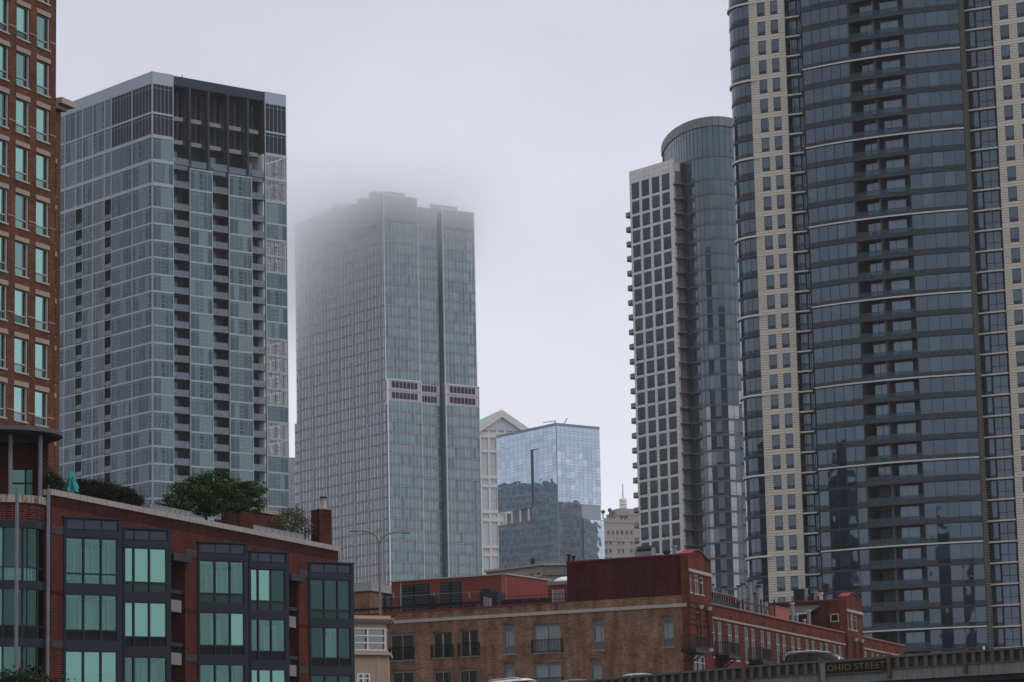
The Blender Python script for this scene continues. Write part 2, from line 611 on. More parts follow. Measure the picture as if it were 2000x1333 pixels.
    for us in (lefts, rights):
        for ua, ub in zip(us, us[1:]):
            f, w = fr(ua, ub)
            var = []
            for g in G_T + G_T[1:]:
                m = MB()
                m.box(ID, 0, w, -0.12, -0.03, 0, h, M_dark)
                zs_ = r.choice([0.82, 0.82, 1.35, 1.7, 2.1])
                if zs_ > 0.9: m.box(ID, 0.035, w - 0.035, -0.03, 0.0, 0.82, zs_, G_T[0])
                m.box(ID, 0.035, w - 0.035, -0.03, 0.0, zs_, h - 0.14, g)
                m.box(ID, 0.05, w - 0.05, -0.03, 0.012, 0.28, 0.76, G_Tsp[1] if r.random() < .4 else G_Tsp[0])
                m.box(ID, 0, w, -0.03, 0.03, 0, 0.24, M_bluegrey)
                m.box(ID, -0.03, 0.03, 0, 0.05, 0.3, h, M_bluegrey)
                var.append(m)
            for Z in Zs: t.inst('glass_panel', var[r.choice([0, 0, 1, 1, 2, 3, 4, 4, 5, 6])], f, 0, 0, Z)
    body = MB()
    for us in (lefts, rights):
        pl = [F.pt(u, arc(u) - 0.13, 0)[:2] for u in us]
        pl = [tuple(p) for p in pl] + [tuple(F.pt(us[-1], -2.2, 0)[:2]), tuple(F.pt(us[0], -2.2, 0)[:2])]
        body.prism(pl, 0, top, M_slabdark)
    t.part('bulge_wall', body)
    us = lefts + [arcu(x) for x in (1700, 1722, 1745, 1767)] + rights
    for i, Z in enumerate(Zs):
        if (i + lo) % 4 == 0:
            band = MB()
            for ua, ub in zip(us, us[1:]):
                f, w = fr(ua, ub)
                band.box(f, 0.0, w - 0.02, -0.3, 0.22, Z + 0.02, Z + 0.23, M_white)
            t.part('band_course', band)
    # balconies in the middle of the bulge
    ms = [arcu(x) for x in (1678.5, 1696, 1714, 1732, 1750.5, 1769, 1788.5)]
    slab = MB()
    pl = [tuple(F.pt(u, arc(u) - 0.02, 0)[:2]) for u in ms] + [tuple(F.pt(ms[-1], -2.6, 0)[:2]), tuple(F.pt(ms[0], -2.6, 0)[:2])]
    off = F.pt(ms[0], 0, 0)
    slab.prism([(x - off.x, y - off.y) for x, y in pl], -0.02, 0.25, M_slabdark)
    IDF = Frame((off.x, off.y), 90.0)
    rail = MB()
    for k, (ua, ub) in enumerate(zip(ms, ms[1:])):
        f, w = fr(ua, ub)
        f.o -= off
        rail.box(f, 0.03, w - 0.03, -0.1, -0.06, 0.3, 0.62, G_Tsp[1])
        rail.box(f, 0.03, w - 0.03, -0.1, -0.075, 0.66, 1.2, G_rail)
        rail.box(f, 0, w, -0.12, -0.05, 1.2, 1.27, M_bluegrey)
        rail.box(f, 0, w, -0.12, -0.05, 0.25, 0.3, M_bluegrey)
        rail.box(f, -0.025, 0.025, -0.14, -0.04, 0.25, 1.27, M_bluegrey)
    # back wall, door sets and the dividing fin
    bw = MB()
    dback = 1.75
    bw.box(F, ms[0], ms[-1], -4.6, -2.7, 0, top, M_dark)
    ud = F.u(1732, 600, 1.6)
    bw.box(F, ms[0] - 0.02, ms[0] + 0.12, -2.7, arc(ms[0]) - 0.05, 0, top, M_slabdark)
    bw.box(F, ms[-1] - 0.12, ms[-1] + 0.02, -2.7, arc(ms[-1]) - 0.05, 0, top, M_slabdark)
    t.part('balcony_back_wall', bw)
    fin = MB()
    fin.box(F, ud - 0.14, ud + 0.14, -2.7, 2.6, Zs[0] - h, top, mat('fin_concrete', (0.10, 0.095, 0.09), 0.85, 0.2))
    t.part('dividing_fin', fin)
    u0, u1 = F.u(1742, 600, dback), F.u(1779, 600, dback)
    wd = u1 - u0
    doors = []
    G_door = gl3('door_glass', [(0.012, 0.022, 0.034), (0.03, 0.045, 0.062), (0.05, 0.068, 0.088)], ior=1.95, tint=(0.7, 0.88, 1.0), wav=0.03, wscale=0.12)
    for g in G_door:
        m = MB()
        m.box(ID, 0, wd, -0.1, 0, 0, h - 0.42, M_dark)
        m.box(ID, 0.06, wd * 0.38, 0, 0.02, 0.08, h - 0.5, g)
        m.box(ID, wd * 0.4, wd - 0.06, 0, 0.02, 0.08, h - 0.5, g)
        doors.append(m)
    pa, pb = F.pt(F.u(1702, 600, 1.45), 1.45, 0), F.pt(ud - 0.2, 1.8, 0)
    dv = pb - pa
    fa = Frame(pa, math.degrees(math.atan2(dv.x, dv.y)))
    wa = dv.length
    sides = []
    for g in G_door:
        m = MB()
        m.box(ID, 0, wa, -0.12, 0, 0, h - 0.42, M_dark)
        m.box(ID, 0.1, wa * 0.5 - 0.05, 0, 0.02, 0.1, h - 0.5, g)
        m.box(ID, wa * 0.5 + 0.05, wa - 0.1, 0, 0.02, 0.1, h - 0.5, g)
        sides.append(m)
    chair = MB()
    chair.box(ID, 0, 0.6, -0.6, 0, 0.4, 0.46, M_slabdark)
    chair.box(ID, 0, 0.6, -0.6, -0.55, 0.46, 1.0, M_slabdark)
    for x in (0.02, 0.54):
        for y in (-0.58, -0.06): chair.box(ID, x, x + 0.04, y, y + 0.04, 0, 0.4, M_slabdark)
    for Z in Zs:
        t.inst('balcony_slab', slab, IDF, 0, 0, Z)
        t.inst('balcony_rail', rail, IDF, 0, 0, Z)
        if r.random() < 0.6: t.inst('balcony_chair', chair, F, ms[0] + r.uniform(.6, 6.2), 2.55, Z + 0.25)
        t.inst('balcony_door', doors[r.choice([0, 0, 1, 1, 2])], F, u0, dback, Z + 0.25)
        t.inst('angled_balcony_door', sides[r.choice([0, 0, 1])], fa, 0, 0, Z + 0.25)
    wl = MB()
    wl.box(F, u0 - 0.9, u1 + 0.9, -2.7, dback - 0.11, Zs[0] - h, top, M_dark)
    t.part('door_wall', wl)
    # slatted return at the right end of the bulge
    sl = MB()
    M_louv = mat('louver_stone', (0.15, 0.14, 0.12), 0.85, 0.15)
    ur = b1 + 0.02
    sl.box(F, ur, ur + 0.1, -0.4, D0 - 0.05, 0, top, M_groove)
    nz = int((top - Zs[0]) / 0.42)
    for k in range(nz):
        sl.box(F, ur + 0.1, ur + 0.22, -0.4, D0, Zs[0] + k * 0.42, Zs[0] + k * 0.42 + 0.24, M_louv)
    t.part('louver', sl, stuff=True)
    rf = MB()
    rf.box(F, ua, ub, -28.2, -0.65, top, top + 0.5, M_roof)
    t.part('roof', rf)
    t.finish()
tower_right()

# ---------------------------------------------------------------- tower with a concrete slab and a curved glass end
def tower_curved():
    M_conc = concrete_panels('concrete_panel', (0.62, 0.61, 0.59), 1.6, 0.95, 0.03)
    M_fr = mat('curtain_frame', (0.10, 0.105, 0.115), 0.5, 0.1)
    G = gl3('curved_glass', [(0.020, 0.040, 0.052), (0.026, 0.048, 0.06), (0.04, 0.064, 0.08), (0.010, 0.018, 0.024)], ior=1.8, wav=0.05, wscale=0.1, tint=(0.75, 0.9, 1.0))
    G_pale = glass('pale_blind_glass', (0.26, 0.28, 0.31), ior=1.9)
    G_w = gl3('slab_glass', [(0.008, 0.016, 0.026), (0.014, 0.026, 0.040), (0.026, 0.042, 0.058)], ior=1.35, tint=(0.6, 0.85, 1.0), wav=0.04, wscale=0.12)
    M_crown = mat('crown_metal', (0.15, 0.16, 0.175), 0.45, 0.08, metal=0.3)
    F = Frame(at(1322, 600, 605)[:2], 143)
    up = lambda px, py=600, d=0.0: F.u(px, py, d)
    t = Thing('residential_tower', 'grey apartment tower with a square concrete side and a rounded blue glass end', 'tower', F.pt(0, 0, 0))
    r = random.Random(5)
    zf = lambda py: F.z(1314.6, py)
    ztop = F.z(1316, 310)
    h = (zf(366) - zf(366 + 29.3 * 10)) / 10
    zb0 = zf(367.7)                                   # sill of the top window row
    n = 27
    rows = [(zb0, zf(335.5))] + [(zb0 - h * k, zb0 - h * k + h * 0.83) for k in range(1, n)]
    cols = [(up(a), up(b)) for a, b in ((1239.5, 1254.6), (1259.4, 1274.4), (1279.4, 1294.8), (1299.4, 1315))]
    uL, uR = up(1236), 0.0
    w = MB()
    e = [uL] + [x for c in cols for x in c] + [uR]
    for j in range(0, len(e), 2): w.box(F, e[j], e[j + 1], -0.5, 0, 0, ztop, M_conc)
    zz = [0.0] + [z for b, a in reversed(rows) for z in (b, a)] + [ztop]
    for j in range(0, len(zz), 2):
        for a, b in cols: w.box(F, a, b, -0.5, -0.004, zz[j], zz[j + 1], M_conc)
    t.part('wall', w)
    c = MB()
    c.box(F, uL + 0.01, uR - 0.01, -9, -0.52, 0, ztop - 0.6, M_conc)
    t.part('rear_wall', c)
    for a, b in cols:
        wd = b - a
        for ri, (zb, zt) in enumerate(rows):
            hh = zt - zb
            if ri < 2: var = []
            if ri < 2:
                for g in G_w:
                    m = MB()
                    m.box(ID, 0, wd, -0.1, 0, 0, hh, M_fr)
                    m.box(ID, 0.07, wd * 0.66, 0, 0.02, 0.62, hh - 0.07, g)
                    m.box(ID, wd * 0.69, wd - 0.06, 0, 0.02, 0.1, hh - 0.07, g)
                    m.box(ID, 0.07, wd * 0.66, 0, 0.025, 0.08, 0.55, M_dark)
                    var.append(m)
            t.inst('window', var[r.choice([0, 1, 1, 2])], F, a, -0.12, zb)
    # balconies stuck on the far side, showing past the left edge
    bal = MB()
    G_b = clearglass('balcony_glass', (0.35, 0.42, 0.42), 0.06)
    bal.box(ID, -2.0, 0, -4.0, -0.4, 0, 0.3, M_dark)
    for a, b, c_, d in ((-2.0, 0, -0.45, -0.4), (-2.0, -1.95, -4, -0.4)):
        bal.box(ID, a, b, c_, d, 0.25, 1.1, G_b)
        bal.box(ID, a, b, c_, d + 0.01, 1.1, 1.16, M_dark)
    for a, c_ in ((-2.0, -0.43), (-1.0, -0.43), (-2.0, -2.2), (-2.0, -4)):
        bal.box(ID, a, a + 0.05, c_, c_ + 0.05, 0.2, 1.12, M_dark)
    for k in range(1, n): t.inst('balcony', bal, F, uL, 0, zb0 - h * k - 0.35)
    # recess between slab and curved end
    cx = at(1391, 600, 626)
    ax, ay = 9.6, 26.0
    ell = lambda a, s=1.0: Vector((cx.x + ax * s * math.cos(a), cx.y + ay * s * math.sin(a), 0))
    pts = []
    a = math.pi * 0.98
    while a < math.pi * 2.02:
        pts.append(a)
        sp = math.hypot(ax * math.sin(a), ay * math.cos(a))
        a += 1.3 / sp
    zcy = lambda py: CAM.z + (ray(1385, py).z / ray(1385, py).y) * 600
    H = (zcy(349.8) - zcy(349.8 + 293)) / 10
    zb = zcy(349.8)
    z_band, z_mech, z_crown0, z_crown1 = zcy(305), zcy(305), zcy(246), zcy(228)
    floors = [zb - H * k for k in range(0, 28)]
    body = MB()
    pl = [tuple(ell(a, 0.955)[:2]) for a in pts]
    body.prism(pl, 0, z_crown0, M_fr)
    t.part('core', body)
    vis = [(p, q) for p, q in zip(pts, pts[1:])]
    gl = MB(); fm = MB()
    fr_cache = []
    for p, q in vis:
        A, B = ell(p), ell(q)
        dv = B - A
        f = Frame(A, math.degrees(math.atan2(dv.x, dv.y)))
        fr_cache.append((f, dv.length, (project(A)[0] + project(B)[0]) / 2))
    for f, w_, px in fr_cache:
        fm.box(f, 0, w_, -0.3, 0.25, z_crown0, z_crown1, M_crown)
        fm.box(f, -0.02, 0.02, 0.25, 0.28, z_crown0, z_crown1, M_fr)
        for zl, zh in ((z_band + 0.35, zcy(292)), (zcy(291.4), zcy(258.6)), (zcy(258), z_crown0 - 0.1)):
            gl.box(f, 0.05, w_ - 0.05, -0.1, 0.0, zl, zh, r.choice(G[1:3]))
        fm.box(f, -0.04, 0.04, -0.1, 0.05, z_band, z_crown0, M_dark)
        fm.box(f, 0, w_, -0.2, 0.06, z_crown0 - 0.12, z_crown0 - 0.004, M_dark)
        fm.box(f, 0, w_, -0.2, 0.12, z_band - 0.1, z_band + 0.33, M_fr)
        for Z in floors: fm.box(f, 0, w_, -0.2, 0.1, Z - 0.12, Z + 0.28, M_fr)
    t.part('crown', fm)
    t.part('crown_glass', gl)
    pane = {}
    for ci, (f, w_, px) in enumerate(fr_cache):
        if px < 1338: continue
        for fi, Z in enumerate([z_band - 0.0] + floors[:]):
            zt = Z
            z_lo = (floors[fi] if fi < len(floors) else Z - H) + 0.3
            hh = zt - 0.12 - z_lo
            # pale blinds make vertical stripes low on the right side, dark lights alternate with them
            col = ci % 4
            if fi > 15 and px > 1405 and col in (1, 3): g = 'pale' if col == 1 else 3
            elif px > 1418 and r.random() < 0.5: g = 'pale' if (r.random() < 0.2 and fi > 6) else 2
            elif 1352 < px < 1366 and fi > 3: g = r.choice([3, 0, 3])
            else: g = r.choice([0, 0, 0, 1, 1, 2])
            key = (ci, g, round(hh, 1))
            if key not in pane:
                m = MB()
                gm = G_pale if g == 'pale' else G[g]
                m.box(ID, 0.03, w_ - 0.03, -0.1, 0, 0.5, hh, gm)
                m.box(ID, 0.03, w_ - 0.03, -0.1, -0.004, 0.03, 0.46, M_dark if (g == 3) else gm)
                m.box(ID, -0.03, 0.03, -0.1, 0.05, 0, hh, M_fr)
                m.box(ID, 0.03, w_ - 0.03, -0.1, 0.03, 0.455, 0.505, M_fr)
                pane[key] = m
            t.inst('curved_window', pane[key], f, 0, 0, z_lo)
    # balcony stack in the dark recess
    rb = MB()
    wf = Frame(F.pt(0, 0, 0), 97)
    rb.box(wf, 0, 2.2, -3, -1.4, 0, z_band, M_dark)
    rb.box(F, 0.0, 0.07, -9, -0.53, 0, ztop - 2.5, mat('recess_shade_wall', (0.15, 0.15, 0.152), 0.85, 0.15))  # dark sheet over the concrete side, standing in for the recess's shade
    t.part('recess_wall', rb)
    sl = MB()
    sl.box(ID, 0.05, 2.1, -1.4, 0.6, 0, 0.25, M_fr)
    for q in range(7): sl.box(ID, 0.1 + q * 0.3, 0.13 + q * 0.3, 0.5, 0.53, 0.25, 1.25, M_fr)
    sl.box(ID, 0.05, 2.1, 0.48, 0.55, 1.25, 1.32, M_fr)
    for Z in floors[:-1]: t.inst('recess_balcony', sl, wf, 0, 0, Z)
    t.finish()
tower_curved()

# ---------------------------------------------------------------- grey glass tower, left
M_lt = mat('light_metal_grid', (0.29, 0.335, 0.375), 0.45, 0.08, metal=0.1)
M_ltd = mat('crown_louver', (0.018, 0.022, 0.029), 0.6, 0.2)
def tower_grey():
    FR = Frame(at(297.5, 600, 527)[:2], 49.0)
    FL = Frame(at(297.5, 600, 527)[:2], 140.2)
    r = random.Random(21)
    G = gl3('grey_glass', [(0.022, 0.042, 0.050), (0.036, 0.062, 0.070), (0.065, 0.10, 0.108), (0.012, 0.021, 0.028), (0.12, 0.17, 0.172)], ior=1.6, wav=0.04, wscale=0.25, tint=(0.72, 0.93, 1.0))
    G_clear = clearglass('corner_glass', (0.90, 0.95, 0.94), 0.03)
    G2 = gl3('side_grey_glass', [(0.022, 0.038, 0.054), (0.034, 0.054, 0.072), (0.058, 0.084, 0.105), (0.012, 0.020, 0.030), (0.10, 0.135, 0.16)], ior=1.33, wav=0.04, wscale=0.25, tint=(0.6, 0.85, 1.0))
    G_bal = clearglass('balustrade_glass', (0.58, 0.64, 0.66), 0.06, rtint=(.75, .85, .9))
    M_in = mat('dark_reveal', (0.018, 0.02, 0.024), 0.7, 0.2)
    M_beam = mat('concrete_beam', (0.21, 0.205, 0.20), 0.85, 0.15)
    t = Thing('glass_tower', 'grey glass apartment tower with dark open loggias in its crown and three balcony columns', 'tower', FR.pt(0, 0, 0))
    zc = lambda py: FR.z(297, py)
    lv = [zc(y) for y in (219, 265, 313, 358.5, 402.8, 435, 467.8)]
    h = (zc(467.8) - zc(836.6)) / 11
    while lv[-1] > 4: lv.append(lv[-1] - h)
    ztop, zpar = zc(139.5), zc(160.5)
    up = lambda px: FR.u(px, 600)
    bays = [(0.0, up(339.5)), (up(371), up(416)), (up(447.8), up(493.5)), (up(519.6), up(561.8))]
    recs = [(bays[0][1], bays[1][0]), (bays[1][1], bays[2][0]), (bays[2][1], bays[3][0])]
    W = bays[3][1]
    LL = -FL.u(118, 600) + 14                           # length of the left face
    # window bay of curtain wall glass: frame, panes, an awning sash
    def bay_mesh(w, hh, np_, kind, vi, sash=None, clear=False, wide=0.16):
        m = MB()
        x = wide
        pw = (w - 2 * wide) / np_
        mt = G_clear if clear else None
        M_ml = M_bluegrey if clear else M_lt
        if not clear: m.box(ID, 0, w, -0.3, -0.08, 0, hh, M_in)
        for k in range(np_):
            g = mt or (M_ltd if kind == 'louver' else (G2 if kind == 'side' else G)[(vi + (0, 1, 0, 2, 1, 0, 3, 1)[(k * 3 + vi) % 8]) % 5 if vi < 4 else r.choice([0, 1, 2, 4])])
            m.box(ID, x + k * pw + 0.03, x + (k + 1) * pw - 0.03, -0.06, -0.02, 0.12, hh - 0.28, g)
            m.box(ID, x + k * pw - 0.025, x + k * pw + 0.025, -0.08, 0.02, 0.1, hh - 0.26, M_ml)
        m.box(ID, x, w - x, -0.07, 0.0, hh * 0.82, hh * 0.82 + 0.05, M_ml)
        if sash is not None:
            a, b = x + sash * pw, x + (sash + 1) * pw
            m.box(ID, a, b, -0.06, 0.03, 0.95, 1.03, M_ml)
            m.box(ID, a, b, -0.06, 0.03, hh * 0.52, hh * 0.52 + 0.06, M_ml)
        m.box(ID, 0, wide, -0.3, 0.05, 0, hh, M_lt)
        m.box(ID, w - wide, w, -0.3, 0.05, 0, hh, M_lt)
        m.box(ID, wide, w - wide, -0.3, 0.06, hh - 0.26, hh, M_lt)
        m.box(ID, wide, w - wide, -0.3, 0.06, 0, 0.10, M_lt)
        return m
    cache = {}
    def bay(w, hh, np_, kind, vi, sash, clear=False):
        k = (round(w, 2), round(hh, 2), np_, kind, vi, sash, clear)
        if k not in cache: cache[k] = bay_mesh(w, hh, np_, kind, vi, sash, clear)
        return cache[k]
    # -- right face
    for bi, (a, b) in enumerate(bays):
        top_i = 0 if bi in (0, 3) else 3
        for i in range(top_i, len(lv)):
            zt = lv[i - 1] if i else zpar + 0.0
            if bi in (1, 2) and i == 3: zt = lv[2] - (0.4 if bi == 1 else 0.35)
            hh = zt - lv[i]
            louver = i < 2
            clear = bi == 3 and not louver and (i in (2, 3, 6, 7, 12, 13, 14, 17, 18) or r.random() < 0.2)
            t.inst('crown_louver_bay' if louver else 'window_bay', bay(b - a, hh, 5, 'louver' if louver else 'glass', r.randrange(5), None if louver else 2, clear), FR, a, 0, lv[i])
    # balcony columns
    rec_m = {}
    M_shadow = mat('balcony_wall', (0.035, 0.038, 0.043), 0.7, 0.2)  # balcony shade put into a near-black wall colour
    M_edge = mat('balcony_slab_edge', (0.17, 0.18, 0.19), 0.8, 0.1)
    for ri, (a, b) in enumerate(recs):
        w = b - a
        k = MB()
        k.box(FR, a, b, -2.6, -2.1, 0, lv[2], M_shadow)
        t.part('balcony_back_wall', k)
        m = MB()
        m.box(ID, 0, w, -2.1, -0.05, 0, 0.22, M_edge)
        m.box(ID, 0.05, w - 0.05, -0.16, -0.12, 0.25, 1.25, G_bal)
        m.box(ID, 0.02, w - 0.02, -0.17, -0.11, 1.25, 1.3, M_bluegrey)
        m.box(ID, 0, w, -2.1, -0.04, h - 0.25, h, M_in) if False else None
        dz = MB()
        dz.box(ID, 0.1, w * 0.62, -2.1, -2.05, 0.25, h - 0.3, G[2])
        dz.box(ID, 0.1 + w * 0.28, 0.16 + w * 0.28, -2.05, -2.0, 0.25, h - 0.3, M_lt)
        clut = MB()
        clut.box(ID, w * 0.3, w * 0.55, -0.9, -0.4, 0.22, 0.75, M_lt)
        clut.box(ID, w * 0.65, w * 0.85, -0.9, -0.5, 0.22, 0.95, M_in)
        for i in range(2, len(lv)):
            t.inst('balcony', m, FR, a, 0, lv[i])
            t.inst('balcony_door', dz, FR, a, 0, lv[i])
            if r.random() < 0.55: t.inst('balcony_furniture', clut, FR, a + r.uniform(-.2, .2) * 0.3, 0, lv[i])
    # crown: parapet, dark fascia, loggia of two storeys with columns and beams
    for Fx, a, b in ((FR, 0, bays[0][1]), (FR, bays[3][0], W), (FL, -LL, -0.06)):
        cr = MB()
        cr.box(Fx, a, b, -0.4, 0.06, zpar, ztop, M_lt)
        t.part('parapet', cr)
    fa = MB()
    M_fas = mat('dark_fascia', (0.026, 0.038, 0.050), 0.5, 0.1)
    fa.box(FR, bays[0][1] + 0.01, bays[3][0] - 0.01, -0.4, 0.02, zc(159) - 0.0, ztop - 0.12, M_fas)
    t.part('fascia', fa)
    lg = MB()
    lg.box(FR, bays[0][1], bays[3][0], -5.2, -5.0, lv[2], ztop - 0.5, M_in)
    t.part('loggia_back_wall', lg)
    cols_px = (371, 407.5, 446, 485.5)
    cw = 0.42
    colm = MB()
    colm.box(ID, 0, cw, -1.2, 0, 0, zc(159) - lv[2] + 1.2, M_fas)
    cu = [up(x) for x in cols_px]
    for u in cu: t.inst('crown_column', colm, FR, u, -0.05, lv[2] - 1.2)
    spans = [bays[0][1] + 0.02] + cu + [bays[3][0]]
    M_lou = mat('louver_dark_grey', (0.032, 0.036, 0.043), 0.7, 0.2)
    for j in range(5):
        a, b = spans[j] + (cw if j else 0), spans[j + 1] - 0.02
        bm = MB()
        bm.box(ID, 0, b - a - 0.5, -2.4, -1.3, -0.5, 0.28, M_beam)
        for zi in (0, 1): t.inst('loggia_beam', bm, FR, a, 0, lv[zi])
        fm = MB()
        for q in range(7):
            x = (b - a) * (q + 0.5) / 7
            fm.box(ID, x - 0.22, x + 0.16, -3.3, -3.2, 0, (lv[0] - lv[1]) - 0.6, M_lou)
            if q in (2, 5): fm.box(ID, x + 0.16, x + 0.24, -3.3, -3.05, 0, (lv[0] - lv[1]) - 0.6, M_beam)
        t.inst('loggia_louver', fm, FR, a, 0, lv[1] + 0.3)
        fm2 = MB()
        for q in range(7):
            x = (b - a) * (q + 0.5) / 7
            fm2.box(ID, x - 0.22, x + 0.16, -3.3, -3.2, 0, zpar - lv[0] - 0.4, M_lou)
            if q in (2, 5): fm2.box(ID, x + 0.16, x + 0.24, -3.3, -3.05, 0, zpar - lv[0] - 0.4, M_beam)
        t.inst('loggia_louver', fm2, FR, a, 0, lv[0] + 0.3)
        rl = MB()
        rl.box(ID, 0.05, b - a - 0.05, -0.35, -0.3, 0.1, 1.3, G_bal)
        rl.box(ID, 0.05, b - a - 0.05, -0.36, -0.29, 1.3, 1.36, M_bluegrey)
        t.inst('terrace_rail', rl, FR, a, 0, lv[2] - (0.2 if j % 2 else 1.0))
    # -- left face: groups of narrow lights between floor bands, two recess columns from the fourth band down
    q = lambda px: FL.u(px, 600)
    L_rec = [(q(204.5), q(217)), (q(147.6), q(160.5))]
    groups = [(q(258), 0.0, 6), (q(217), q(258), 7), (q(181), q(204.5), 4), (q(160.5), q(181), 4), (q(126), q(147.6), 4), (-LL, q(126), 5)]
    for gi, (a, b, np_) in enumerate(groups):
        for i in range(len(lv)):
            zt = lv[i - 1] if i else zpar
            if i < 4 and gi == 2: pass
            louver = i < 2 and gi < 2 or (i == 0 and False)
            t.inst('side_window_bay', bay(b - a, zt - lv[i], np_, 'louver' if louver else 'side', r.randrange(5), None if louver else r.randrange(np_)), FL, a, 0, lv[i])
    for a, b in L_rec:
        w = b - a
        for i in range(len(lv)):
            zt = lv[i - 1] if i else zpar
            if i < 4:
                t.inst('side_window_bay', bay(w, zt - lv[i], 2, 'side', r.randrange(5), None), FL, a, 0, lv[i])
            else:
                hh = lv[i - 1] - lv[i]
                k = ('rec', round(w, 2), round(hh, 2))
                if k not in cache:
                    m = MB()
                    m.box(ID, 0, w, -1.9, -1.8, 0, hh, M_in)
                    m.box(ID, 0, 0.1, -1.8, 0.04, 0, hh, M_in)
                    m.box(ID, w - 0.1, w, -1.8, 0.04, 0, hh, M_in)
                    m.box(ID, 0.1, w - 0.1, -1.8, 0.0, 0, 0.2, M_in)
                    m.box(ID, 0.1, w - 0.1, -0.1, 0.0, 0.2, 1.05, G[1])
                    m.box(ID, 0, w, -0.1, 0.06, hh - 0.18, hh, M_lt)
                    cache[k] = m
                t.inst('recessed_balcony', cache[k], FL, a, 0, lv[i])
    for i in (1, 2, 3):                                  # deep pale floor bands at the top storeys
        for Fx, a, b in ((FL, -LL, 0.0), (FR, 0, bays[0][1]), (FR, bays[3][0], W)):
            bd = MB()
            bd.box(Fx, a, b, 0.061, 0.09, lv[i] - 0.35, lv[i] + 0.3, M_lt)
            t.part('floor_band', bd)
    # inside: slabs and core; the right end room is glazed on two sides so the sky shows through
    co = MB()
    co.box(FR, 1.2, bays[3][0] - 0.3, -30, -5.3, 0, ztop - 1, M_in)
    co.box(FR, bays[3][0] - 0.3, W - 0.3, -30, -8.0, 0, ztop - 1, M_in)
    co.box(FR, 0.4, bays[0][1] - 0.05, -5.3, -0.32, 0, ztop - 1, M_in)
    for a, b in bays[1:3]: co.box(FR, a + 0.05, b - 0.05, -5.3, -0.32, 0, lv[3] + 2, M_in)
    t.part('core_wall', co)
    sb = MB()
    M_ceil = mat('white_ceiling', (0.62, 0.66, 0.65), 0.9, 0.06)
    for z in lv[1:]: sb.box(FR, bays[3][0] + 0.02, W - 0.1, -8.0, -0.32, z - 0.1, z + 0.12, M_ceil)
    sb.box(FR, bays[3][0] - 0.28, bays[3][0] - 0.05, -8, -0.32, 0, lv[1], M_ceil)
    sb.box(FR, bays[3][0] - 0.28, bays[3][0] - 0.05, -5.2, -0.45, lv[1], ztop - .5, M_in)
    sb.box(FR, bays[3][0] - 0.04, W - .1, -5.2, -0.45, lv[1], ztop - .5, M_in)
    t.part('floor_slab', sb)
    cw_ = MB()
    for i in range(2, len(lv)):
        for k in range(3): cw_.box(FR, W - 0.1, W - 0.04, -0.4 - 2.5 * (k + 1), -0.4 - 2.5 * k - 0.1, lv[i] + 0.12, lv[i - 1] - 0.2, G_clear)
        cw_.box(FR, W - 0.15, W, -8, -0.32, lv[i] - 0.12, lv[i] + 0.12, M_lt)
    t.part('corner_glass', cw_)
    rf = MB()
    rf.box(FR, 1.2, W, -30, -0.4, ztop - 0.9, ztop - 0.5, M_roof)
    rf.tube(FR.pt(2, -3, ztop - .5), FR.pt(2, -3, ztop + 1.0), 0.08, M_bluegrey)
    rf.tube(FR.pt(8, -2, ztop - .5), FR.pt(8, -2, ztop + 0.9), 0.08, M_bluegrey)
    t.part('roof', rf)
    t.finish()
tower_grey()
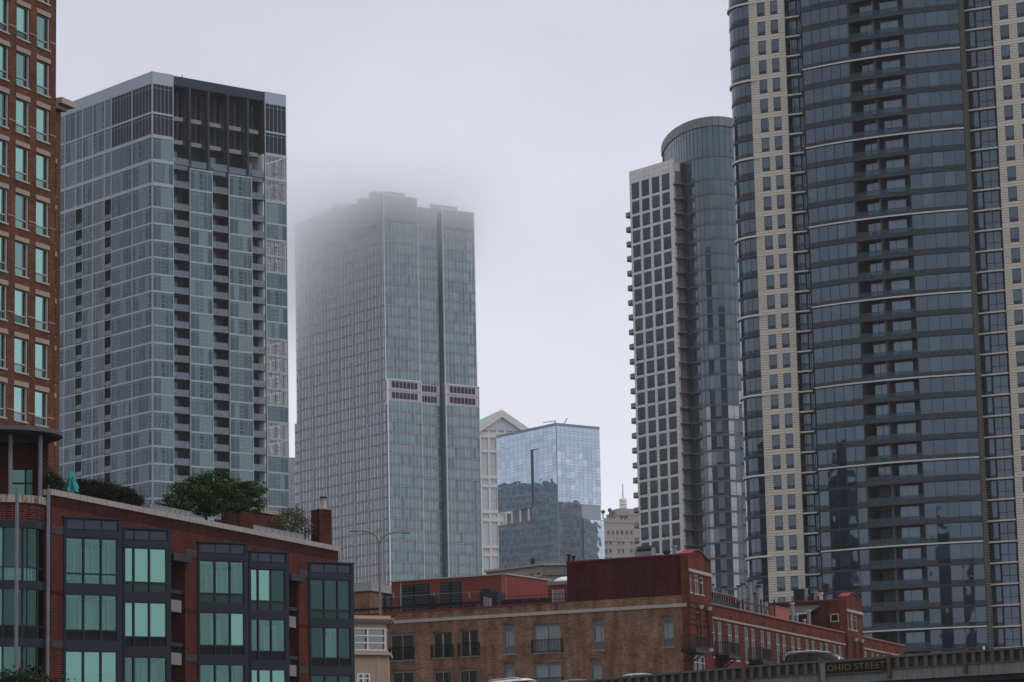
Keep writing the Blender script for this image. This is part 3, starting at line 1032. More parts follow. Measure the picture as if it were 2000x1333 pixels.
# ================================================================== FARTHER TOWERS
# ---------------------------------------------------------------- office tower whose top runs up into the cloud
def tower_fog():
    FR = Frame(at(753, 690, 930)[:2], 53.0)
    FL = Frame(at(753, 690, 930)[:2], 144.0)
    r = random.Random(3)
    G = gl3('office_glass', [(0.060, 0.105, 0.112), (0.08, 0.132, 0.138), (0.11, 0.17, 0.172), (0.03, 0.058, 0.066), (0.28, 0.37, 0.36)], ior=1.9, tint=(0.8, 0.97, 1.0), wav=0.02, wscale=0.1)
    GL = gl3('side_glass', [(0.065, 0.092, 0.118), (0.085, 0.118, 0.145), (0.115, 0.15, 0.18)], ior=1.7, wav=0.02, wscale=0.1)
    M_pink = mat('pink_granite', (0.39, 0.375, 0.395), 0.8, 0.12)
    M_sp = mat('spandrel_grey', (0.17, 0.175, 0.185), 0.6, 0.1)
    M_spd = mat('dark_spandrel', (0.06, 0.065, 0.07), 0.6, 0.1)
    M_al = mat('aluminium_fin', (0.62, 0.66, 0.68), 0.4, 0.08, metal=0.3)
    M_lv = mat('plant_louver', (0.02, 0.021, 0.026), 0.6, 0.15)
    M_scr = mat('plant_screen', (0.24, 0.25, 0.26), 0.6, 0.1)
    t = Thing('office_tower', 'pale grey glass office tower with its top lost in the low cloud', 'tower', FR.pt(0, 0, 0))
    zc = lambda py: FR.z(757, py)
    h = (zc(618) - zc(742.3)) / 6
    zs = zc(742.3)
    D = 1.2                                              # how far the lower part stands proud
    u1 = lambda px, py=690, d=0.0: FR.u(px, py, d)
    b1 = (0.0, u1(818.9)); mid = (b1[1], u1(862)); b3 = (u1(868.5), u1(930.4))
    l1 = (u1(758.7, 850, D), u1(824.5, 850, D)); l3 = (u1(872, 850, D), u1(937, 850, D))
    LEN = -FL.u(578, 690) 
    core = MB()
    ztop = zc(427)
    core.box(FR, 1.0, b3[1] - 3.5, -34, -3.5, 0, ztop + 6, M_sp)
    core.box(FR, l1[0] + .3, l1[1] - .05, -4, D - .35, 0, zs - h * 2.4, M_sp)
    core.box(FR, l3[0] + .05, l3[1] - .3, -4, D - .35, 0, zs - h * 2.4, M_sp)
    core.box(FR, b1[0] + .5, b1[1] - .05, -4, -.3, 0, ztop + 3, M_sp)
    core.box(FR, b3[0] + .05, b3[1] - 3.0, -4, -.3, 0, ztop + 3, M_sp)
    core.box(FR, mid[0], mid[1], -4.5, -1.6, 0, zc(405), M_sp)
    core.box(FR, mid[1], b3[0], -6, -2.2, 0, zc(400), G[3])
    t.part('core_wall', core)
    cache = {}
    def office(w, np_, vi, kind):
        k = (round(w, 2), np_, vi, kind)
        if k in cache: return cache[k]
        m = MB()
        m.box(ID, 0, w, -0.2, 0, 0, 0.70, M_spd if kind == 'glass' else M_pink)
        m.box(ID, 0, w, 0.0, 0.10, 0.16, 0.32, M_pink)
        m.box(ID, 0, w, 0.0, 0.06, 0.5, 0.58, M_pink)
        pw = w / np_
        for q in range(np_):
            x = q * pw
            if kind == 'louver':
                if 0 < q < np_ - 1: m.box(ID, x + 0.06, x + pw - 0.06, -0.1, 0.02, 0.95, h - 0.5, M_lv)
            else:
                g = G[4] if (vi == 7) else G[r.choice([0, 0, 1, 1, 1, 2, 3])]
                m.box(ID, x + 0.05, x + pw - 0.05, -0.1, 0, 0.72, h - 0.02, g)
            m.box(ID, x - 0.035, x + 0.035, 0.0, 0.09, 0, h, M_al)
        if kind == 'louver': m.box(ID, 0, w, -0.2, -0.101, 0.62, h, M_pink)
        cache[k] = m
        return m
    nl = int(zs / h) + 1
    nu = int((ztop - zs) / h + 0.5)
    for i in range(-nl, nu):
        z = zs + i * h
        lower = i < 0
        for nm, (a, b), np_, d in (('bay', l1 if lower else b1, 9, D if lower else 0), ('mid', mid, 7, -1.2), ('bay', l3 if lower else b3, 9, D if lower else 0)):
            louv = i in (-1, -2)
            if nm == 'mid' and i >= nu - 3: pass
            vi = 7 if r.random() < 0.02 and i > 0 else r.randrange(7)
            t.inst('office_window_band', office(b - a, np_ if np_ == 7 or not lower else 9, vi, 'louver' if louv else 'glass'), FR, a, d, z)
        # small slices between proud lower bays and the slot
    # left face
    pier_px = (583.5, 609.4, 635, 661, 688.7, 715, 742, 753)
    pu = [FL.u(x, 690) for x in pier_px]
    def side(w, vi):
        k = ('s', round(w, 2), vi)
        if k in cache: return cache[k]
        m = MB()
        m.box(ID, 0, w, -0.2, -0.02, 0, 0.75, M_sp)
        m.box(ID, 0, w, -0.02, 0.14, 0.0, 0.3, M_sp)
        np_ = max(2, round(w / 1.03))
        pw = w / np_
        m.box(ID, 0, 0.45, -0.2, 0.15, 0, h, M_pink)
        for q in range(np_):
            x = q * pw
            m.box(ID, x + 0.08, x + pw - 0.08, -0.2, -0.03, 0.75, h, GL[(q * 2 + vi) % 3])
            if q: m.box(ID, x - 0.10, x + 0.10, -0.2, 0.08, 0, h, M_pink if q % 2 else M_al)
        cache[k] = m
        return m
    ext = Frame(FL.pt(-LEN, 0, 0), 144)
    for i in range(-nl, nu):
        for a, b in zip(pu, pu[1:]):
            t.inst('side_window_bay', side(b - a, r.randrange(3)), FL, a, 0.0, zs + i * h)
    # glazed return at the far left: slabs with daylight behind them
    G_c = clearglass('corner_clear', (0.55, 0.62, 0.62), 0.1)
    el = MB()
    for i in range(-nl, nu):
        z = zs + i * h
        wide = 1.3 if i < -2 else 0.0
        el.box(FL, -LEN - wide, pu[0], -6, -0.1, z - 0.5, z + 0.35, M_sp)
        el.box(FL, -LEN - wide, pu[0], -0.09, -0.05, z + 0.36, z + h - 0.51, G_c)
    t.part('corner_floor', el)
    # roof screens
    rs = MB()
    for k in range(18):
        w = b1[1] / 9
    zr = zc(381)
    for a, b, zt, d in ((b1[0], b1[1], zr, 0.0), (b3[0], b3[1], zc(381) - 2.2, 0.0)):
        n = 12
        for q in range(n):
            x0, x1 = a + (b - a) * q / n, a + (b - a) * (q + 1) / n
            rs.box(FR, x0 + 0.04, x1 - 0.04, -0.3, d - 0.05, ztop + 0.1, zt, M_scr)
        rs.box(FR, a, b, -0.25, d + 0.02, zt, zt + 0.25, M_al)
        rs.box(FR, a, b, -0.35, d - 0.1, ztop - .6, zt - .1, M_sp)
    rs.box(FR, mid[0], mid[1], -1.5, -1.2, zc(440), zc(402), M_scr)
    rs.box(FR, b3[0] - 0.6, b3[1] - 2.5, -6, -5.7, zc(381) - 4, zc(381) + 0.5, M_scr)
    rs.box(FR, b1[0] + 3.5, b1[1] - 2.5, -9, -3, zr, zr + 2.0, M_scr)
    rs.box(FL, -LEN, -0.3, -0.4, -0.03, ztop - 4, zr, M_scr)
    for k in range(6):
        rs.box(FL, -LEN + 5 + k * 7.5, -LEN + 8.5 + k * 7.5, -6, -2, zr, zr + 1.2 + (k % 3) * 0.8, M_scr)
    t.part('roof_screen', rs)
    ed = MB()                                            # bright metal edges
    ed.box(FR, -0.12, 0.05, -0.05, 0.16, zs, zr, M_al)
    ed.box(FR, b1[1] - 0.1, b1[1] + 0.08, -0.3, 0.14, zs, zr, M_al)
    ed.box(FR, b3[0] - 0.1, b3[0] + 0.1, -0.3, 0.16, zs, zc(392), M_al)
    ed.box(FR, b3[1] - 0.1, b3[1] + 0.1, -0.4, 0.14, zs, zc(381) - 2.0, M_al)
    ed.box(FR, b3[1] - 3.2, b3[1] - .1, -3, -0.3, ztop - 4.5, ztop + .2, M_sp)
    for a, b in (l1, l3):
        ed.box(FR, a - 0.1, a + 0.1, D - 0.3, D + 0.16, 0, zs + 0.1, M_al)
        ed.box(FR, b - 0.08, b + 0.08, D - 0.3, D + 0.14, 0, zs + 0.1, M_al)
        ed.box(FR, a, b, D - 1.4, D + 0.12, zs + 0.004, zs + 0.25, M_al)
    t.part('corner_trim', ed)
    ls = MB()
    ls.box(FR, l1[0], l1[1], D - 1.2, D - 0.21, zs - 2.4 * h, zs, M_pink)
    ls.box(FR, l3[0], l3[1], D - 1.2, D - 0.21, zs - 2.4 * h, zs, M_pink)
    ls.box(FR, l3[0] - 0.02, l3[0] + 0.15, -2.2, D - 0.2, 0, zs, G[1])
    ls.box(FR, b3[0] - 0.02, b3[0] + 0.15, -2.2, -0.2, zs, zc(400), G[1])
    t.part('plant_wall', ls)
    t.finish()
tower_fog()

# ---------------------------------------------------------------- blue glass office block
def tower_blue():
    FR = Frame(at(1086, 830, 1450)[:2], 50.0)
    FL = Frame(at(1086, 830, 1450)[:2], 145.0)
    r = random.Random(9)
    G = gl3('blue_glass', [(0.33, 0.41, 0.49), (0.37, 0.46, 0.545), (0.40, 0.49, 0.575), (0.50, 0.59, 0.66)], ior=1.5, metal=0.85, wav=0.17, wscale=0.12, tint=(0.72, 0.87, 1.0))
    M_m = mat('blue_mullion', (0.16, 0.2, 0.25), 0.5, 0.1)
    t = Thing('office_block', 'bright blue mirror glass office block with a notched left face', 'office building', FR.pt(0, 0, 0))
    zt = FR.z(1086, 827)
    M_slot = glass('slot_glass', (0.10, 0.135, 0.17), ior=2.2)
    h = 3.18
    WR = FR.u(1171, 850)
    LL = -FL.u(970, 870)
    core = MB()
    core.box(FR, 4.5, WR - 0.1, -40, -0.3, 0, zt - 1, M_slot)
    t.part('core_wall', core)
    nR, nL = 10, 14
    pr, pl = WR / nR, LL / nL
    cache = {}
    def pane(w, g, hh=h):
        k = (round(w, 2), g, round(hh, 2))
        if k not in cache:
            m = MB()
            m.box(ID, 0, w, -0.3, -0.05, 0, hh, M_m)
            m.box(ID, 0.06, w - 0.06, -0.05, 0, 0.08, hh * 0.27, G[min(3, g + 1)])
            m.box(ID, 0.06, w - 0.06, -0.05, 0.0, hh * 0.3, hh - 0.04, G[g])
            cache[k] = m
        return cache[k]
    rows = int(zt / h)
    zl = lambda py: FL.z(1040, py)
    slot_u = (FL.u(1037, 900), FL.u(1056, 900))
    z_s0, z_s1 = FL.z(1045, 985), FL.z(1045, 878)
    z_h0 = FL.z(1000, 888)
    z_t0, z_t1 = FL.z(1005, 1024), FL.z(1005, 998)
    u_t = FL.u(1043, 1010)
    zR = FR.z(1150, 989)
    uR = FR.u(1131, 1000)
    rec = MB()
    for i in range(rows):
        z = zt - 1.2 - (i + 1) * h
        for k in range(nL):
            a = -LL + k * pl
            c = a + pl / 2
            zm = z + h / 2
            slot = slot_u[0] < c < slot_u[1] and z_s0 < zm < z_s1
            strip = c < slot_u[1] and z_h0 < zm < z_s1 and c > -LL + pl
            terr = c < u_t and z_t0 < zm < z_t1
            d = 0
            if terr: continue
            if slot or strip: d = -0.9 if slot else -0.6
            t.inst('window', pane(pl, 0 if slot else r.choice([0, 1, 1, 1, 2])), FL, a, d, z)
        for k in range(nR):
            a = k * pr
            if a + pr / 2 > uR and z + h / 2 < zR: continue
            t.inst('window', pane(pr, r.choice([0, 1, 1, 2, 2, 3]) if i > 2 else 1), FR, a, 0, z)
    cap = MB()
    cap.box(FL, -LL, 0, -0.5, 0.12, zt - 1.2, zt + 0.2, M_m)
    cap.box(FR, 0, WR, -0.5, 0.12, zt - 1.2, zt + 0.2, M_m)
    t.part('parapet', cap)
    s = MB()
    s.box(FL, slot_u[0] - pl, slot_u[0] - pl / 2, -2.5, -0.05, z_s0, z_h0, M_m)
    t.part('slot_edge', s)
    tb = MB()                                            # open terrace with round columns
    tb.box(FL, -LL, u_t, -6, -5.5, z_t0, z_t1, G[0])
    tb.box(FL, -LL, u_t, -6, 0, z_t0 - 0.4, z_t0, M_m)
    t.part('terrace', tb)
    M_colm = mat('terrace_column', (0.6, 0.58, 0.55), 0.7, 0.1)
    for k in range(4):
        c = MB()
        c.tube((0, 0, 0), (0, 0, z_t1 - z_t0), 0.7, M_colm, n=12)
        t.inst('column', c, FL, -LL + 1 + (u_t + LL - 2) * (k + .4) / 4, -0.9, z_t0)
    # lower right wing: recessed terrace floor then a pale box
    lw = MB()
    lw.box(FR, uR, WR - 0.2, -8, -1.6, 0, zR, M_dark)
    t.part('wing_core', lw)
    zR2 = FR.z(1155, 1016)
    ub = FR.u(1139, 1050)
    n = 6
    for i in range(14):
        z = zR2 - (i + 1) * h
        if z < 20: break
        for k in range(n):
            w = (WR + 1.0 - ub) / n
            t.inst('wing_window', pane(w, 3), FR, ub + k * w, 0.6, z)
    for k in range(5):
        w = (WR - uR) / 5
        for j in range(2): t.inst('terrace_window', pane(w, 0), FR, uR + k * w, -1.5, zR2 + j * h * .95)
    rf = MB()
    M_mast = mat('roof_mast', (0.4, 0.4, 0.42), 0.6, 0.1)
    p = FR.pt(3, -4, zt)
    rf.tube(p, p + Vector((0, 0, 2.2)), 0.3, M_mast)
    rf.tube(p + Vector((0, 0, 1.8)), p + Vector((-6, 0, 1.2)), 0.25, M_mast)
    rf.tube(p + Vector((4, 0, 0)), p + Vector((6, 0, 3)), 0.3, M_mast)
    t.part('roof_crane', rf)
    t.finish()
    # hidden neighbour blocks added on either side to give its glass dark reflections
    M_nb = brick('mirrored_stone', (0.07, 0.11, 0.135), (0.10, 0.15, 0.175), (0.26, 0.32, 0.35), 3.4, 4.6, 0.55, 0.5, 0.0)  # teal put into the stone to tint the mirrored image
    for (x0, x1, y0, y1, z1, lab) in ((-98, -42, 1475, 1530, 172, 'added dark stone block, hidden from view, to the left of the blue mirror glass office'),
                                      (62, 106, 1395, 1456, 158, 'added dark stone block, hidden from view, to the right of the blue mirror glass office')):
        nb = Thing('mirrored_block', lab, 'building', (x0, y0, 0))
        m = MB()
        m.box(ID, x0, x1, -y1, -y0, 0, z1, M_nb)
        m.box(ID, x0 + 8, x1 - 12, -y1 + 5, -y0 - 5, z1, z1 + 9, M_nb)
        nb.part('wall', m)
        nb.finish()
tower_blue()

def mirrored_blocks():
    # unseen blocks added past the left edge for the condominium's lower panes to mirror
    M_nb = brick('block_stone', (0.05, 0.048, 0.046), (0.04, 0.038, 0.037), (0.012, 0.014, 0.018), 2.4, 3.4, 0.5, 0.3, 0.0)
    for (x0, x1, y0, y1, z1, lab) in ((-142, -126, 345, 372, 76, 'added dark stone block past the left edge mirrored low in the condominium glass'),
                                      (-66, -54, 228, 246, 66, 'added taller dark stone block past the left edge mirrored in the condominium glass')):
        nb = Thing('mirrored_block', lab, 'building', (x0, y0, 0))
        m = MB()
        m.box(ID, x0, x1, -y1, -y0, 0, z1, M_nb)
        m.box(ID, x0 + 2, x1 - 6, -y1 + 4, -y0 - 5, z1, z1 + 7, M_nb)
        nb.part('wall', m)
        nb.finish()
mirrored_blocks()

# ---------------------------------------------------------------- gabled stone tower behind it
def tower_gable():
    F = Frame(at(980, 830, 1650)[:2], 72.0)
    M_st = mat('pale_stone', (0.52, 0.49, 0.46), 0.8, 0.1)
    M_gr = mat('green_copper', (0.16, 0.42, 0.31), 0.6, 0.15)
    Gg = gl3('gable_glass', [(0.20, 0.27, 0.33), (0.26, 0.33, 0.39), (0.32, 0.38, 0.43)], ior=2.0, wav=0.05, wscale=0.05)
    t = Thing('gabled_tower', 'pale stone tower with a green gabled roof and a glazed pediment', 'tower', F.pt(0, 0, 0))
    u = lambda px: F.u(px, 860)
    za, ze = F.z(980, 801), F.z(1031, 839)
    hw = F.u(1031, 839)
    zb = F.z(980, 846)
    pd = MB()
    pd.profile(F, [(-hw + 2, ze - 1), (hw - 2, ze - 1), (0, za - 4.5)], -2, -0.6, Gg[1])
    t.part('pediment_glass', pd)
    ml = MB()
    for k in range(-9, 10):
        x = k * hw / 10
        ml.box(F, x - 0.12, x + 0.12, -0.6, -0.4, ze - 1, ze - 1 + (za - 4.5 - ze + 1) * (1 - abs(x) / (hw - 2)), M_st)
    for k in range(1, 4):
        z = ze - 1 + (za - ze - 4) * k / 4
        ml.box(F, -hw * (1 - k / 4), hw * (1 - k / 4), -0.6, -0.42, z, z + 0.25, M_st)
    t.part('pediment_mullion', ml)
    rim = MB()
    for sgn in (-1, 1):
        pts = [(0, za - 4.2), (sgn * (hw + 1), ze - 4.2), (sgn * (hw + 1), ze), (0, za)]
        if sgn > 0: pts = pts
        else: pts = pts[::-1]
        rim.profile(F, pts, -3, 1.2, M_st)
    t.part('gable_rim', rim)
    rf = MB()
    for sgn in (-1, 1):
        rf.face([F.pt(0, -3, za + .1), F.pt(sgn * (hw + 1), -3, ze + .1), F.pt(sgn * (hw + 1), -70, ze + .1), F.pt(0, -70, za + .1)][::sgn], M_gr)
        for k in range(1, 8):
            d = -3 - k * 8.5
            rf.box(Frame(F.pt(0, d, 0), F.ang), 0, 0.01, 0, 0.01, za, za + .01, M_gr)
    t.part('roof', rf)
    gb = MB()
    gb.box(F, -hw, hw, -70, -2, 0, ze - 1.1, M_st)
    t.part('wall', gb)
    gl = MB()
    zz = [ze - 1.2 - k * 4.0 for k in range(60)]
    bands = [(845, 855), (879, 884), (929, 935), (946, 952), (996, 1003), (1012, 1019), (1065, 1071), (1081, 1087)]
    zbands = [(F.z(955, b), F.z(955, a)) for a, b in bands]
    bm = MB()
    for a, b in zbands: bm.box(F, -hw, hw, -2, -0.5, a, b, M_st)
    t.part('stone_band', bm)
    cols_px = [937, 940.5, 953, 957.5, 969.5, 974, 985, 990, 1002, 1007]
    cu = [u(x) for x in cols_px]
    cm = MB()
    edges = [(cu[k], cu[k + 1]) for k in range(0, len(cu), 2)]
    for a, b in edges + [(-hw, cu[0] - 4.4), (hw - 2, hw)]:
        cm.box(F, a, b, -2, -0.62, 0, ze - 1.1, M_st)
    t.part('pier', cm)
    zprev = ze - 1.2
    for a, b in zbands + [(0, 20)]:
        zt_, zb_ = (zprev, b)
        for k in range(1, len(cu) - 1, 2):
            x0, x1 = cu[k], cu[k + 1]
            m = MB()
            w, hh = x1 - x0, zt_ - zb_
            if hh < 1: continue
            m.box(ID, 0, w, -0.4, 0, 0, hh, Gg[(k + int(hh)) % 3])
            for q in range(1, 4): m.box(ID, w * q / 4 - 0.1, w * q / 4 + 0.1, 0, 0.12, 0, hh, M_st)
            for q in range(1, int(hh / 3.5)): m.box(ID, 0, w, 0, 0.1, q * 3.5, q * 3.5 + 0.3, M_st)
            t.inst('window', m, F, x0, -1.4, zb_)
        zprev = a
    t.finish()
tower_gable()

# ---------------------------------------------------------------- old stepped stone tower with a mast
def tower_stone():
    F = Frame(at(1212, 1050, 1700)[:2], 68.0)
    M_s = mat('limestone', (0.27, 0.24, 0.22), 0.9, 0.2, 0.15)
    M_w = mat('old_window', (0.05, 0.055, 0.06), 0.3, 0.2)
    t = Thing('stepped_stone_tower', 'old stepped limestone tower with a white lattice mast on its roof', 'tower', F.pt(0, 0, 0))
    P = lambda px, py: F.uz(px, py)
    def blk(name, pa, pb, pt, d0, d1):
        (ua, z1), (ub, _) = P(pa, pt), P(pb, pt)
        m = MB()
        m.box(F, ua, ub, d0, d1, 0, z1, M_s)
        t.part(name, m)
        c = MB()
        c.box(F, ua - .3, ub + .3, d1 - 1, d1 + .35, z1 - 1.6, z1 - 0.2, M_s)
        nq = max(3, int((ub - ua) / 2.2))
        for q in range(nq): c.box(F, ua + (ub - ua) * q / nq, ua + (ub - ua) * (q + .5) / nq, d1 - .6, d1 + .12, z1 - 0.2, z1 + 0.9, M_s)
        t.part('cornice', c)
        return ua, ub, z1
    blk('base_wall', 1177, 1262, 1052, -30, 0)
    blk('middle_wall', 1184, 1262, 1014, -25, -3)
    ua, ub, z1 = blk('upper_wall', 1211, 1262, 999, -20, -5)
    m = MB()
    m.box(F, ua + 2, ub - 2, -18, -7, z1, z1 + 2.4, M_s)
    t.part('attic', m)
    win = MB()
    win.box(ID, 0, 1.5, -0.1, 0.06, 0, 2.2, M_w)
    win.box(ID, -0.2, 1.7, 0, 0.25, -0.4, -0.06, M_s)
    tall = MB()
    tall.box(ID, 0, 1.3, -0.1, 0.06, 0, 8, M_w)
    for q in range(4):
        uu, zz = P(1217.5 + q * 4.2, 1030)
        t.inst('tall_window', tall, F, uu, -5, zz)
    for row, (py, d) in enumerate(((1063, 0), (1080, 0), (1096, 0), (1112, 0))):
        for q in range(9):
            if (q % 3) == 2: continue
            uu, zz = P(1182 + q * 8.2, py)
            t.inst('window', win, F, uu, d, zz)
    for q in range(6):
        uu, zz = P(1190 + q * 9, 1043)
        t.inst('window', win, F, uu, -3, zz)
    M_mst = mat('white_mast', (0.75, 0.75, 0.75), 0.5, 0.05)
    ms = MB()
    uu, _ = P(1232.5, 990)
    b = F.pt(uu, -11, z1 + 2.4)
    hm = F.z(1232, 941) - b.z
    for q in range(4):
        a, a2 = math.pi / 2 * q + .6, math.pi / 2 * (q + 1) + .6
        rr = 2.6
        lo = b + Vector((rr * math.cos(a), rr * math.sin(a), 0))
        md = b + Vector((rr * .8 * math.cos(a), rr * .8 * math.sin(a), hm * 0.36))
        ms.tube(lo, md, 0.28, M_mst, n=6)
        for s in range(4):
            f0, f1 = s / 4, (s + 1) / 4
            p0 = b + Vector((rr * (1 - .2 * f0) * math.cos(a), rr * (1 - .2 * f0) * math.sin(a), hm * .36 * f0))
            p1 = b + Vector((rr * (1 - .2 * f1) * math.cos(a2), rr * (1 - .2 * f1) * math.sin(a2), hm * .36 * f1))
            ms.tube(p0, p1, 0.2, M_mst, n=6)
    for q in range(5): ms.tube(b + Vector((0, 0, hm * (.05 + .07 * q))), b + Vector((0, 0, hm * (.05 + .07 * q) + 1.2)), 2.3 - (q % 2) * 1.0, M_mst, n=10)
    ms.tube(b + Vector((0, 0, hm * .3)), b + Vector((0, 0, hm)), 0.75, M_mst, r1=0.35, n=8)
    t.part('mast', ms)
    an = MB()
    for px, py, hh in ((1199, 1012, 5), (1204, 1011, 3), (1186, 1012, 4)):
        uu, zz = P(px, py)
        q = F.pt(uu, -6, zz)
        an.tube(q, q + Vector((0, 0, hh)), 0.35, M_dark, n=6)
        an.tube(q + Vector((0, 0, hh)), q + Vector((0.5, -1.2, hh + 0.3)), 1.2, M_dark, r1=0.9, n=10)
    t.part('roof_antenna', an)
    t.finish()
tower_stone()

# ---------------------------------------------------------------- slim blue-grey tower glimpsed between the two glass towers
def tower_sliver():
    F = Frame(at(562, 895, 1250)[:2], 70)
    G = gl3('sliver_glass', [(0.08, 0.11, 0.15), (0.10, 0.13, 0.175)], ior=1.7)
    M_m = mat('sliver_frame', (0.20, 0.22, 0.25), 0.6, 0.1)
    t = Thing('slim_tower', 'slim blue grey tower glimpsed in the gap between the two glass towers', 'tower', F.pt(0, 0, 0))
    zt = F.z(568, 894)
    u0, u1 = F.u(555, 900), F.u(592, 900)
    m = MB()
    m.box(F, u0, u1, -20, 0, 0, zt, M_m)
    t.part('wall', m)
    h = 3.3
    w = (u1 - u0) / 4
    for i in range(22):
        for k in range(4):
            q = MB()
            q.box(ID, 0.2, w - 0.1, 0, 0.04, 0.7, h, G[(i + k) % 2])
            t.inst('window', q, F, u0 + k * w, 0, zt - 6 - (i + 1) * h)
    t.finish()
tower_sliver()

# ---------------------------------------------------------------- old low stone building behind the roofs
def stone_low():
    c = at(1061, 1110, 430)
    FL, FR = Frame(c[:2], 140), Frame(c[:2], 76)
    M_s = mat('weathered_stone', (0.27, 0.25, 0.225), 0.9, 0.25, 0.5, streak=0.5, dirt=(0.09, 0.085, 0.08))
    M_carve = mat('carved_stone', (0.13, 0.12, 0.11), 0.9, 0.5, 3.0, bump=0.8)
    t = Thing('stone_warehouse', 'weathered grey stone warehouse with a carved dark cornice behind the red roofs', 'building', c.xy.to_3d())
    z = FR.z(1061, 1101)
    m = MB()
    m.box(FR, 0, 14, -18, 0, 0, z, M_s)
    t.part('wall', m)
    m = MB()
    m.box(FL, -13, -0.01, -3, 0.005, 0, z - 0.3, M_s)
    t.part('side_wall', m)
    m = MB()
    m.box(FR, 0, 14, 0, 0.45, z - 1.7, z - 0.3, M_carve)
    m.box(FR, -0.3, 14, 0, 0.7, z - 0.3, z, M_s)
    m.box(FL, -13, 0, 0, 0.5, z - 0.3, z, M_s)
    m.box(FL, -13, 0, 0, 0.3, z - 1.9, z - 1.6, M_s)
    t.part('cornice', m)
    M_w = mat('warehouse_window', (0.04, 0.05, 0.06), 0.2, 0.2)
    for a, b in ((1036.5, 1042), (1049, 1056)):
        ua, ub = FL.u(a, 1140), FL.u(b, 1140)
        w = MB()
        w.box(ID, 0, ub - ua, -0.05, 0.02, 0, 2.2, M_w)
        w.box(ID, -0.1, ub - ua + 0.1, 0, 0.12, -0.2, 0, M_s)
        w.box(ID, 0, ub - ua, 0.02, 0.05, 1.05, 1.15, M_s)
        t.inst('window', w, FL, ua, 0, FL.z(1045, 1149))
    uu = MB()
    p = FL.pt(FL.u(1020, 1110), -2, z)
    uu.tube(p, p + Vector((0, 0, 1.2)), 0.3, M_dark)
    t.part('roof_vent', uu)
    t.finish()
stone_low()

# ================================================================== AIR
def volume(name, col, dens):
    m = bpy.data.materials.new(name)
    m.use_nodes = True
    nt = m.node_tree
    nt.nodes.clear()
    o = nt.nodes.new('ShaderNodeOutputMaterial')
    v = nt.nodes.new('ShaderNodeVolumePrincipled')
    v.inputs['Color'].default_value = (*col, 1)
    v.inputs['Density'].default_value = dens
    nt.links.new(v.outputs[0], o.inputs['Volume'])
    return m, nt, v
HAZE = 7.0e-5
m_hz, _, _ = volume('haze_air', (0.93, 0.95, 1.0), HAZE)
m_hz.cycles.homogeneous_volume = True
hz = MB()
hz.hexa([(-1900, -400, -1), (1900, -400, -1), (1900, 3300, -1), (-1900, 3300, -1), (-1900, -400, 262), (1900, -400, 262), (1900, 3300, 262), (-1900, 3300, 262)], m_hz)
simple('haze', hz, label='thin overcast haze hanging over the whole city', cat='haze', kind='stuff')
# low cloud whose base swallows the office tower's roof
m_cl, nt2, v2 = volume('cloud_air', (1.0, 1.0, 1.0), 0.0)
tc2 = nt2.nodes.new('ShaderNodeTexCoord')
sp2 = nt2.nodes.new('ShaderNodeSeparateXYZ')
nt2.links.new(tc2.outputs['Object'], sp2.inputs[0])
n2 = nt2.nodes.new('ShaderNodeTexNoise')
n2.inputs['Scale'].default_value = 0.03
n2.inputs['Detail'].default_value = 3
nt2.links.new(tc2.outputs['Object'], n2.inputs['Vector'])
def mth(op, a, b):
    n = nt2.nodes.new('ShaderNodeMath')
    n.operation = op
    for i, x in enumerate((a, b)):
        if isinstance(x, (int, float)): n.inputs[i].default_value = x
        else: nt2.links.new(x, n.inputs[i])
    return n.outputs[0]
# height above a base that sinks towards the left; ragged by noise; fades out towards the box sides
hgt = mth('ADD', sp2.outputs['Z'], mth('MULTIPLY', mth('SUBTRACT', n2.outputs['Fac'], 0.5), 60.0))
hgt = mth('SUBTRACT', hgt, mth('MULTIPLY', sp2.outputs['X'], 0.42))
ramp2 = nt2.nodes.new('ShaderNodeMapRange')
ramp2.interpolation_type = 'SMOOTHSTEP'
ramp2.inputs['From Min'].default_value, ramp2.inputs['From Max'].default_value = -54.0, 40.0
nt2.links.new(hgt, ramp2.inputs['Value'])
fx = nt2.nodes.new('ShaderNodeMapRange')
fx.interpolation_type = 'SMOOTHSTEP'
fx.inputs['From Min'].default_value, fx.inputs['From Max'].default_value = 84.0, 30.0
nt2.links.new(mth('ABSOLUTE', sp2.outputs['X'], 0), fx.inputs['Value'])
fy = nt2.nodes.new('ShaderNodeMapRange')
fy.interpolation_type = 'SMOOTHSTEP'
fy.inputs['From Min'].default_value, fy.inputs['From Max'].default_value = 74.0, 34.0
nt2.links.new(mth('ABSOLUTE', sp2.outputs['Y'], 0), fy.inputs['Value'])
fz = nt2.nodes.new('ShaderNodeMapRange')
fz.interpolation_type = 'SMOOTHSTEP'
fz.inputs['From Min'].default_value, fz.inputs['From Max'].default_value = 24.0, -2.0
nt2.links.new(sp2.outputs['Z'], fz.inputs['Value'])
d = mth('MULTIPLY', mth('MULTIPLY', ramp2.outputs[0], fx.outputs[0]), mth('MULTIPLY', fy.outputs[0], fz.outputs[0]))
d = mth('MULTIPLY', d, 0.056)
v2.inputs['Anisotropy'].default_value = 0.88
nt2.links.new(d, v2.inputs['Density'])
cl = MB()
CX, CY, CZ = -62.0, 935.0, 198.0
cl.hexa([(CX + x, CY + y, CZ + z) for z in (-60, 60) for x, y in ((-120, -90), (120, -90), (120, 90), (-120, 90))], m_cl)
simple('cloud', cl, label='low grey cloud swallowing the top of the office tower', cat='cloud', kind='stuff', off=(CX, CY, CZ))
